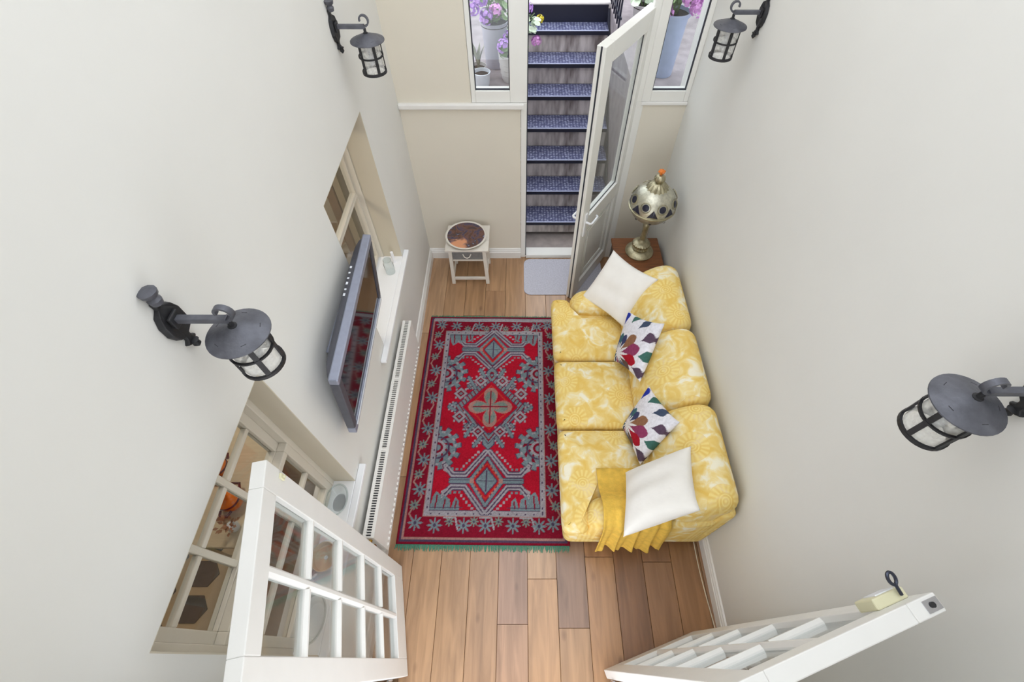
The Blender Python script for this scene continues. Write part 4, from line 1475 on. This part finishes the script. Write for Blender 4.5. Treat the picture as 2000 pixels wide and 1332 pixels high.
# ------------------------------------------------------------ sofa
def puffy(out, depth_lo, depth_hi, r, puff, axis='z', nseg=4, dome=5, puff_lo=None):
    """rounded cushion grown from a closed outline; axis = direction of the thickness"""
    pts = [Vector((a, b)) for a, b in out]
    # resample
    dense = []
    n0 = len(pts)
    for i in range(n0):
        a, b = pts[i], pts[(i + 1) % n0]
        k = max(1, int((b - a).length / 0.03))
        for j in range(k):
            dense.append(a.lerp(b, j / k))
    # smooth the corners a little
    for _ in range(3):
        dense = [dense[i] * 0.5 + (dense[i - 1] + dense[(i + 1) % len(dense)]) * 0.25 for i in range(len(dense))]
    n = len(dense)
    cen = sum(dense, Vector((0, 0))) / n
    area = sum(dense[i].x * dense[(i + 1) % n].y - dense[(i + 1) % n].x * dense[i].y for i in range(n))
    sg = 1 if area > 0 else -1
    nor = []
    for i in range(n):
        t_ = (dense[(i + 1) % n] - dense[i - 1]).normalized()
        nor.append(Vector((-t_.y, t_.x)) * sg)
    rings = []
    pl = puff if puff_lo is None else puff_lo
    def inset(d):
        return [p + q * d for p, q in zip(dense, nor)]
    lo, hi = [], []
    for i in range(nseg + 1):
        a = (PI / 2) * i / nseg
        d = r * (1 - math.cos(a))
        h = r * math.sin(a)
        hi.append((inset(d), depth_hi - r + h))
        lo.append((inset(d), depth_lo + r - h))
    base = inset(r)
    for k in range(1, dome + 1):
        s = 1 - k / (dome + 0.25)
        ring = [cen + (p - cen) * s for p in base]
        hgt = (1 - s * s) ** 0.8
        hi.append((ring, depth_hi + puff * hgt))
        lo.append((ring, depth_lo - pl * hgt))
    seq = list(reversed(lo)) + hi
    v, f = [], []
    for ring, h in seq:
        for p in ring:
            if axis == 'z':
                v.append((p.x, p.y, h))
            else:
                v.append((p.x, h, p.y))
    m = len(seq)
    for i in range(m - 1):
        for k in range(n):
            l = (k + 1) % n
            f.append((i * n + k, i * n + l, (i + 1) * n + l, (i + 1) * n + k))
    f.append(tuple(reversed(range(n))))
    f.append(tuple(range((m - 1) * n, m * n)))
    return MB().add(v, f)

sofa = empty('sofa', (0.75, 1.54, 0))
tag(sofa, 'yellow floral three seat sofa with puffy cushions against the wall', 'sofa')
oF = sofa.location
def sp_(mb, name, mat='floral_yellow', smooth=True, bevel=0, at=None):
    ob = mb.build(name, mat, sofa, smooth=smooth, bevel=bevel, recalc=True, at=at)
    ob.location = ob.location - oF
    return ob
SY0, SY1 = 0.635, 2.455
sp_(puffy(rounded_rect(0.275, 1.21, SY0, SY1, 0.05), 0.07, 0.31, 0.03, 0.0), 'base')
for x in (0.375, 1.15):
    for y in (SY0 + 0.08, SY1 - 0.08):
        sp_(MB().lathe([(0.018, 0.0), (0.026, 0.07)], 12, (x, y, 0)), 'foot', 'chest_dark')
# arms (set back behind the seat fronts)
armp = [(0.40, 0.12), (0.40, 0.44), (0.46, 0.52), (0.62, 0.55), (1.15, 0.60), (1.18, 0.12)]
sp_(puffy(armp, SY0 - 0.005, SY0 + 0.185, 0.07, 0.004, 'y'), 'arm')
sp_(puffy(armp, SY1 - 0.185, SY1 + 0.02, 0.07, 0.004, 'y'), 'arm')
# back frame
sp_(puffy([(1.05, 0.25), (1.12, 0.70), (1.2, 0.72), (1.21, 0.25)], SY0 + 0.01, SY1 - 0.01, 0.03, 0.0, 'y'), 'back_frame')
# seat cushions; the end ones wrap in front of the arms
g = 0.006
c1 = [(0.25, SY0 - 0.01), (0.415, SY0 - 0.01), (0.43, SY0 + 0.17), (0.86, SY0 + 0.17), (0.86, 1.295 - g), (0.25, 1.295 - g)]
c2 = [(0.25, 1.295 + g), (0.86, 1.295 + g), (0.86, 1.852 - g), (0.25, 1.852 - g)]
c3 = [(0.25, 1.852 + g), (0.86, 1.852 + g), (0.86, SY1 - 0.17), (0.44, SY1 - 0.16), (0.40, SY1 - 0.0), (0.25, SY1 + 0.0)]
for c in (c1, c2, c3):
    sp_(puffy(c, 0.30, 0.43, 0.055, 0.045, 'z', puff_lo=0.0), 'seat_cushion')
# back cushions
bo = [(0.775, 0.42), (0.80, 0.60), (0.90, 0.76), (1.02, 0.845), (1.13, 0.86), (1.195, 0.80), (1.205, 0.55), (1.10, 0.42)]
for a, b in ((SY0 + 0.02, 1.285), (1.285, 1.858), (1.858, SY1 - 0.005)):
    sp_(puffy(bo, a + 0.004, b - 0.004, 0.075, 0.012, 'y'), 'back_cushion')

# ------------------------------------------------------------ scatter cushions
def pillow(name, pc, thick, mat, label, group=None, print_fn=None, N=40, concave=0.11, wrinkle=0.0, seed=1):
    p = [Vector(q) for q in pc]
    cen = (p[0] + p[1] + p[2] + p[3]) / 4
    nrm = (p[2] - p[0]).cross(p[3] - p[1]).normalized()
    if nrm.z < 0:
        nrm = -nrm
    rs = random.Random(seed)
    ph = [rs.random() * 6 for _ in range(6)]
    v, f, uvs = [], [], []
    for side in (1, -1):
        for j in range(N + 1):
            for i in range(N + 1):
                u, w = 2 * i / N - 1, 2 * j / N - 1
                u2 = u * (1 - concave * (1 - w * w) * abs(u) ** 3)
                w2 = w * (1 - concave * (1 - u * u) * abs(w) ** 3)
                a, b = (u2 + 1) / 2, (w2 + 1) / 2
                q = (p[0] * (1 - a) + p[1] * a) * (1 - b) + (p[3] * (1 - a) + p[2] * a) * b
                t = thick * (max(0, (1 - u ** 2) * (1 - w ** 2))) ** 0.42
                if wrinkle:
                    t += wrinkle * math.sin(3 * u + 4 * w + ph[0]) * math.sin(5 * w - 2 * u + ph[1]) * (1 - u * u) * (1 - w * w)
                v.append(q - cen + nrm * (t * side))
                uvs.append((u, w))
    M = (N + 1) ** 2
    for s in (0, 1):
        for j in range(N):
            for i in range(N):
                a = s * M + j * (N + 1) + i
                q = (a, a + 1, a + N + 2, a + N + 1)
                f.append(q if s else tuple(reversed(q)))
    me = bpy.data.meshes.new(name)
    me.from_pydata(v, [], f)
    bm = bmesh.new()
    bm.from_mesh(me)
    if print_fn:
        cl = bm.verts.layers.float_color.new('print')
        bm.verts.ensure_lookup_table()
        for i, vt in enumerate(bm.verts):
            vt[cl] = print_fn(*uvs[i])
    bmesh.ops.remove_doubles(bm, verts=bm.verts, dist=0.0008)
    bmesh.ops.recalc_face_normals(bm, faces=bm.faces)
    bm.to_mesh(me)
    bm.free()
    for q in me.polygons:
        q.use_smooth = True
    me.materials.append(MATS[mat])
    ob = bpy.data.objects.new(name, me)
    C.objects.link(ob)
    ob.location = cen
    tag(ob, label, 'cushion', group)
    return ob

PETALS = []
def petal(ang, d, ln_, w, c):
    PETALS.append((R(ang), d, ln_, w, srgb(c)))
for a, c, l in zip(range(-64, 160, 22), [(92, 74, 92), (86, 100, 128), (104, 84, 78), (172, 30, 48), (150, 66, 104), (150, 108, 82), (66, 72, 110), (70, 112, 120), (76, 90, 140), (92, 80, 110), (150, 120, 150)],
                    [0.5, 0.55, 0.75, 0.95, 1.05, 0.95, 0.6, 0.55, 0.5, 0.45, 0.4]):
    petal(a, 0.14, l, 0.05 + 0.13 * l, c)
for a, c in zip(range(-53, 150, 22), [(104, 84, 74), (120, 92, 74), (92, 74, 92), (70, 112, 104), (96, 76, 96), (72, 84, 108), (70, 112, 104), (48, 62, 170), (92, 80, 120)]):
    petal(a, 0.78 + 0.40 * math.sin(R(a + 45)) ** 2, 0.52, 0.165, c)
for a, c in zip(range(180, 300, 30), [(90, 80, 120), (70, 110, 140), (60, 70, 100), (150, 70, 110)]):
    petal(a, 0.08, 0.34, 0.07, c)
petal(-40, 1.45, 0.4, 0.13, (150, 108, 82))
petal(132, 1.50, 0.42, 0.13, (200, 60, 60))
petal(116, 1.42, 0.4, 0.11, (60, 100, 100))
petal(26, 1.55, 0.5, 0.12, (96, 76, 96))
petal(62, 1.55, 0.5, 0.12, (84, 80, 100))
def print_petals(u, w):
    # blossom opening from one side of the cushion
    x, y = w * -0.0 + u + 0.0, w
    ox, oy = -0.56, 0.56
    base = srgb((238, 236, 244))
    dx, dy = u - ox, oy - w
    for a, d, ln_, wd, c in PETALS:
        t = (dx * math.cos(a) + dy * math.sin(a)) / 1.12
        s = (dx * math.sin(a) - dy * math.cos(a)) / 1.12
        if d < t < d + ln_:
            q = (t - d) / ln_
            half = wd * (math.sin(PI * q ** 2.1) ** 0.9 if q < 0.98 else 0)
            if abs(s) < half:
                return c
    return base
WFAR = [(0.725, 2.626, 0.795), (1.006, 2.275, 0.836), (0.788, 2.057, 0.527), (0.48, 2.396, 0.486)]
CFAR = [(0.785, 2.076, 0.714), (0.931, 1.782, 0.953), (0.789, 1.506, 0.678), (0.692, 1.818, 0.447)]
CNEAR = [(0.846, 1.477, 0.676), (0.925, 1.13, 0.863), (0.731, 0.979, 0.58), (0.700, 1.315, 0.382)]
WNEAR = [(0.633, 0.929, 0.587), (0.966, 0.993, 0.847), (0.885, 0.603, 0.985), (0.547, 0.537, 0.708)]
# order so that u,w run: p0->p1 = u, p0->p3 = w
pillow('scatter_cushion', WFAR, 0.075, 'linen_white', 'plain white cushion leaning on the sofa arm below the metal lamp', 'plain white cushions', wrinkle=0.012, seed=3)
pillow('scatter_cushion', CFAR, 0.06, 'cushion_print', 'petal printed cushion next to the white cushion below the metal lamp', 'petal printed cushions', print_petals, N=90)
pillow('scatter_cushion', CNEAR, 0.06, 'cushion_print', 'petal printed cushion next to the white cushion on the yellow throw', 'petal printed cushions', print_petals, N=90)
pillow('scatter_cushion', WNEAR, 0.085, 'linen_white', 'plain white cushion lying on the yellow throw', 'plain white cushions', wrinkle=0.01, seed=8)

# ------------------------------------------------------------ yellow throw over the near arm
def make_throw():
    path = [(0.99, 0.49), (0.90, 0.505), (0.845, 0.525), (0.80, 0.575), (0.76, 0.61), (0.70, 0.625), (0.65, 0.61), (0.617, 0.57), (0.605, 0.48), (0.60, 0.38), (0.595, 0.28), (0.59, 0.22), (0.588, 0.18)]
    pp = []
    for (a, b), (c, d) in zip(path[:-1], path[1:]):
        for j in range(4):
            pp.append((a + (c - a) * j / 4, b + (d - b) * j / 4))
    pp.append(path[-1])
    nx_ = 70
    v, f = [], []
    n = len(pp)
    for i, (y, z) in enumerate(pp):
        s = i / (n - 1)
        for k in range(nx_ + 1):
            q = k / nx_
            x = 0.475 + 0.36 * q + 0.05 * s * (q - 0.2)
            fold = math.sin(q * 26 + 1.2 * math.sin(s * 3)) * 0.6 + math.sin(q * 47 + 2) * 0.4
            amp = 0.004 + 0.020 * max(0, s - 0.45) / 0.55
            hang = max(0, s - 0.5) / 0.5
            zz = z + 0.004 * fold - hang * 0.05 * math.sin(q * 19 + 0.5) * 0.6
            yy = y - amp * fold - 0.015 * hang
            v.append((x + 0.01 * fold * hang, yy, zz + 0.004))
    for i in range(n - 1):
        for k in range(nx_):
            a = i * (nx_ + 1) + k
            f.append((a, a + 1, a + nx_ + 2, a + nx_ + 1))
    ob = MB().add(v, f).build('throw_blanket', 'throw_yellow', smooth=True, at=(0.7, 0.7, 0.5))
    md = ob.modifiers.new('thick', 'SOLIDIFY')
    md.thickness = 0.005
    md.offset = 1
    tag(ob, 'mustard yellow throw with ruffled edge hanging over the sofa arm', 'throw')
make_throw()

# ------------------------------------------------------------ chest and metal lamp in the corner
ch = empty('wooden_chest', (0.985, 2.80, 0))
tag(ch, 'brown wooden side chest under the metal lamp in the corner', 'chest')
MB().box(-0.185, 0.19, -0.19, 0.19, 0.04, 0.555).build('body', 'chest_wood', ch, bevel=0.005)
MB().box(-0.20, 0.20, -0.205, 0.20, 0.555, 0.58).build('top', 'chest_wood', ch, bevel=0.006)
MB().box(-0.19, -0.185, -0.17, 0.17, 0.08, 0.53).build('door_panel', 'chest_dark', ch)
for sx in (-0.17, 0.17):
    for sy in (-0.17, 0.17):
        MB().box(sx - 0.015, sx + 0.015, sy - 0.015, sy + 0.015, 0, 0.04).build('foot', 'chest_dark', ch)
lp = empty('metal_lamp', (1.0, 2.83, 0.58))
tag(lp, 'pierced silver metal table lamp with globe shade and amber finial', 'lamp')
MB().lathe([(0.115, 0), (0.118, 0.012), (0.105, 0.03), (0.075, 0.045), (0.062, 0.05)], 40).build('base', 'silver_old', lp, smooth=True)
MB().lathe([(0.062, 0.05), (0.070, 0.06), (0.062, 0.072), (0.070, 0.085), (0.072, 0.10), (0.055, 0.115), (0.034, 0.122)], 40, flute=0.05, fl_n=20).build('collar', 'silver_old', lp, smooth=True)
MB().lathe([(0.034, 0.12), (0.022, 0.14), (0.026, 0.16), (0.020, 0.18), (0.024, 0.26), (0.028, 0.30), (0.022, 0.31), (0.03, 0.335), (0.05, 0.345)], 24).build('stem', 'silver_old', lp, smooth=True)
GC = 0.50
gp = []
Rg = 0.172
for i in range(17):
    a = R(-68 + 136 * i / 16)
    gp.append((Rg * math.cos(a), GC + Rg * 0.9 * math.sin(a)))
MB().lathe(gp, 48).build('globe', 'silver_light', lp, smooth=True)
MB().lathe([(Rg, GC - 0.035), (Rg + 0.006, GC - 0.03), (Rg + 0.006, GC - 0.022), (Rg - 0.001, GC - 0.018)], 48).build('globe_band', 'silver_old', lp, smooth=True)
for k in range(8):
    a = 2 * PI * k / 8 + 0.2
    for (el, r, m) in ((22, 0.026, 'lamp_gem'),):
        d = Vector((math.cos(a) * math.cos(R(el)), math.sin(a) * math.cos(R(el)), math.sin(R(el))))
        c = Vector((d.x * Rg, d.y * Rg, GC + d.z * Rg * 0.9))
        u = Vector((-math.sin(a), math.cos(a), 0))
        w = d.cross(u)
        mb = MB()
        n = 16
        v = [c + d * 0.004] + [c + d * 0.001 + (u * math.cos(2 * PI * i / n) + w * math.sin(2 * PI * i / n)) * r for i in range(n)]
        mb.add(v, [(0, 1 + i, 1 + (i + 1) % n) for i in range(n)])
        mb.build('pierced_disc', m, lp)
        ring = [c + d * 0.002 + (u * math.cos(2 * PI * i / 18) + w * math.sin(2 * PI * i / 18)) * (r + 0.012) for i in range(18)]
        MB().tube(ring, 0.003, 5, closed=True).build('wire_ring', 'silver_old', lp)
    a2 = a + PI / 8
    d = Vector((math.cos(a2), math.sin(a2), 0))
    u = Vector((-math.sin(a2), math.cos(a2), 0))
    tri = [d * (Rg + 0.002) * 1.0 + u * (-0.038), d * (Rg + 0.002) + u * 0.038]
    mb = MB()
    vv = []
    for s, e in ((-0.042, -4), (0.042, -4), (0.012, 14), (0, 20), (-0.012, 14)):
        aa = a2 + s / Rg
        rr_ = (Rg + 0.003) * math.cos(R(e))
        vv.append((rr_ * math.cos(aa), rr_ * math.sin(aa), GC + (Rg + 0.003) * 0.9 * math.sin(R(e))))
    vv.append(((Rg + 0.005) * math.cos(a2), (Rg + 0.005) * math.sin(a2), GC))
    mb.add(vv, [(5, 0, 1), (5, 1, 2), (5, 2, 3), (5, 3, 4), (5, 4, 0)])
    mb.build('pierced_leaf', 'lamp_gem', lp)
    vv = []
    for s, e in ((-0.02, 40), (0.02, 40), (0.012, 56), (-0.012, 56)):
        aa = a + s / 0.1
        rr_ = (Rg + 0.003) * math.cos(R(e))
        vv.append((rr_ * math.cos(aa), rr_ * math.sin(aa), GC + (Rg + 0.003) * 0.9 * math.sin(R(e))))
    # lower dots
    c = Vector((math.cos(a2) * Rg * 0.86, math.sin(a2) * Rg * 0.86, GC - 0.083))
    dn = Vector((math.cos(a2) * 0.85, math.sin(a2) * 0.85, -0.5)).normalized()
    u2 = Vector((-math.sin(a2), math.cos(a2), 0))
    w2 = dn.cross(u2)
    MB().add([c + dn * 0.006] + [c + dn * 0.002 + (u2 * math.cos(2 * PI * i / 10) + w2 * math.sin(2 * PI * i / 10)) * 0.012 for i in range(10)], [(0, 1 + i, 1 + (i + 1) % 10) for i in range(10)]).build('pierced_disc', 'lamp_gem', lp)
T0 = GC + 0.125
MB().lathe([(0.078, T0 - 0.005), (0.082, T0 + 0.008), (0.066, T0 + 0.035), (0.040, T0 + 0.055), (0.026, T0 + 0.062)], 48, flute=0.06, fl_n=16).build('crown', 'silver_old', lp, smooth=True)
MB().lathe([(0.020, T0 + 0.06), (0.036, T0 + 0.075), (0.040, T0 + 0.092), (0.032, T0 + 0.11), (0.014, T0 + 0.122)], 40, flute=0.06, fl_n=12).build('knop', 'silver_old', lp, smooth=True)
MB().lathe([(0.009, T0 + 0.12), (0.010, T0 + 0.132), (0.024, T0 + 0.142), (0.022, T0 + 0.152), (0.008, T0 + 0.158)], 16, flute=0.15, fl_n=6).build('finial', 'amber_bead', lp, smooth=True)

# ------------------------------------------------------------ small side table with platter
tb_ = empty('side_table', (-0.487, 3.14, 0))
tag(tb_, 'small white side table with grey drawer against the back wall', 'table')
MB().box(-0.19, 0.20, -0.165, 0.17, 0.43, 0.452).build('table_top', 'shabby_white', tb_, bevel=0.004)
lx, ly = 0.152, 0.135
for sx in (-1, 1):
    for sy in (-1, 1):
        x, y = sx * lx + 0.005, sy * ly
        sp0 = 0.012
        MB().add([(x - 0.016 + sx * sp0, y - 0.016 , 0), (x + 0.016 + sx * sp0, y - 0.016, 0), (x + 0.016 + sx * sp0, y + 0.016, 0), (x - 0.016 + sx * sp0, y + 0.016, 0), (x - 0.016, y - 0.016, 0.43), (x + 0.016, y - 0.016, 0.43), (x + 0.016, y + 0.016, 0.43), (x - 0.016, y + 0.016, 0.43)],
                 [(0, 3, 2, 1), (4, 5, 6, 7), (0, 1, 5, 4), (1, 2, 6, 5), (2, 3, 7, 6), (3, 0, 4, 7)]).build('leg', 'shabby_white', tb_, bevel=0.002)
dw = MB().box(-lx + 0.022, lx - 0.012, -ly - 0.012, -ly + 0.005, 0.325, 0.42).build('drawer', 'drawer_grey', tb_, bevel=0.003)
MB().tube([(-0.035, -ly - 0.012, 0.392), (-0.02, -ly - 0.03, 0.37), (0.002, -ly - 0.034, 0.362), (0.024, -ly - 0.03, 0.37), (0.039, -ly - 0.012, 0.392)], 0.005, 6).build('drawer_pull', 'shabby_white', dw, smooth=True)
for sx in (-1, 1):
    MB().box(sx * lx + 0.005 - 0.006, sx * lx + 0.005 + 0.006, -ly + 0.016, ly - 0.016, 0.315, 0.42).build('side_panel', 'drawer_grey', tb_)
    MB().box(sx * (lx + 0.008) + 0.005 - 0.008, sx * (lx + 0.008) + 0.005 + 0.008, -ly + 0.016, ly - 0.016, 0.055, 0.075).build('stretcher', 'shabby_white', tb_, bevel=0.002)
for sy in (-1, 1):
    MB().box(-lx + 0.01, lx, sy * ly - 0.009, sy * ly + 0.009, 0.052, 0.08).build('stretcher', 'shabby_white', tb_, bevel=0.002)
MB().box(-lx + 0.02, lx - 0.01, -ly - 0.008, -ly + 0.012, 0.30, 0.32).build('rail', 'shabby_white', tb_, bevel=0.002)
pt = empty('round_platter', (-0.495, 3.145, 0.452))
tag(pt, 'round dark printed platter with white rim on the side table', 'platter')
MB().lathe([(0.11, 0), (0.12, 0.002), (0.182, 0.028), (0.186, 0.032), (0.180, 0.034), (0.168, 0.029)], 48).build('dish', 'shabby_white', pt, smooth=True)
MB().lathe([(0.01, 0.026), (0.168, 0.0265), (0.168, 0.03), (0.01, 0.0305)], 48).build('print', 'platter_print', pt)

# ------------------------------------------------------------ things on the window sills
SZ = 0.824
def bowl(name, loc, prof, mat, label, sx=1.0, sy=1.0, rim=None, cat='bowl'):
    t = empty(name, loc)
    tag(t, label, cat)
    m = MB().lathe(prof, 32)
    m.xform(lambda p: Vector((p.x * sx, p.y * sy, p.z)))
    m.f = m.f[:-1]
    m.build('dish', mat, t, smooth=True)
    if rim:
        q = MB().tube([(prof[-1][0] * sx * math.cos(2 * PI * i / 32), prof[-1][0] * sy * math.sin(2 * PI * i / 32), prof[-1][1]) for i in range(32)], 0.005, 6, closed=True)
        q.build('rim', rim, t, smooth=True)
    return t
bowl('glass_dish', (-0.965, 0.685, SZ), [(0.035, 0), (0.04, 0.003), (0.055, 0.04), (0.06, 0.052)], 'dish_glass', 'oval clear glass dish at the far end of the near sill', 0.95, 1.35, 'dish_glass', 'dish')
bowl('ceramic_bowl', (-0.965, 0.415, SZ), [(0.035, 0), (0.04, 0.004), (0.056, 0.03), (0.060, 0.05), (0.057, 0.05), (0.05, 0.02), (0.005, 0.012)], 'rim_beige', 'round beige bowl with white rim on the near sill', 1.0, 1.15, 'bead_white')
bowl('glass_tray', (-0.955, 0.155, SZ), [(0.04, 0), (0.045, 0.003), (0.055, 0.035), (0.058, 0.045)], 'dish_glass', 'long oval glass tray at the near end of the sill', 1.0, 1.7, 'dish_glass', 'tray')
bd = MB()
for i in range(22):
    a = i * 0.9
    bd.lathe([(0.001, -0.008), (0.007, -0.005), (0.0085, 0), (0.007, 0.005), (0.001, 0.008)], 8, (-1.005 + 0.008 * math.cos(a), 0.235 + 0.005 * i, SZ + 0.009 + 0.004 * (1 + math.sin(a))))
tag(bd.build('bead_string', 'bead_white', smooth=True, at=(-1.0, 0.28, SZ)), 'string of white beads lying behind the bowls on the near sill', 'beads')
tag(MB().box(-0.93, -0.915, 0.44, 0.53, SZ, SZ + 0.012).build('dark_brush', 'brush_dark', bevel=0.003, at=(-0.92, 0.48, SZ)), 'short dark brush lying beside the beige bowl', 'brush')
jar = empty('glass_jar', (-0.965, 2.36, SZ))
tag(jar, 'clear glass jar standing on the far sill behind the television', 'jar')
m = MB().lathe([(0.03, 0), (0.034, 0.003), (0.036, 0.09), (0.028, 0.11), (0.028, 0.125)], 20)
m.f = m.f[:-1]
m.build('jar_body', 'dish_glass', jar, smooth=True)
MB().lathe([(0.030, 0.12), (0.031, 0.124), (0.030, 0.128), (0.028, 0.128)], 20).build('jar_rim', 'dish_glass', jar, smooth=True)
tag(MB().lathe([(0.011, 0), (0.011, 0.10), (0.004, 0.105), (0.001, 0.115)], 12, (-0.955, 2.465, SZ)).build('white_candle', 'wax', smooth=True, at=(-0.955, 2.465, SZ)), 'white candle stub beside the glass jar on the far sill', 'candle')

# ------------------------------------------------------------ cable on the floor
cb = MB()
pts = []
for i in range(26):
    s = i / 25
    y = 0.80 - 0.85 * s
    pts.append((1.175 - 0.012 * math.sin(s * 5) + 0.012 * s, y, 0.0035))
cb.tube(pts, 0.0032, 6)
tag(cb.build('floor_cable', 'cable', smooth=True, at=(1.17, 0.4, 0)), 'thin cream cable running along the baseboard past the sofa', 'cable')

bpy.context.view_layer.update()
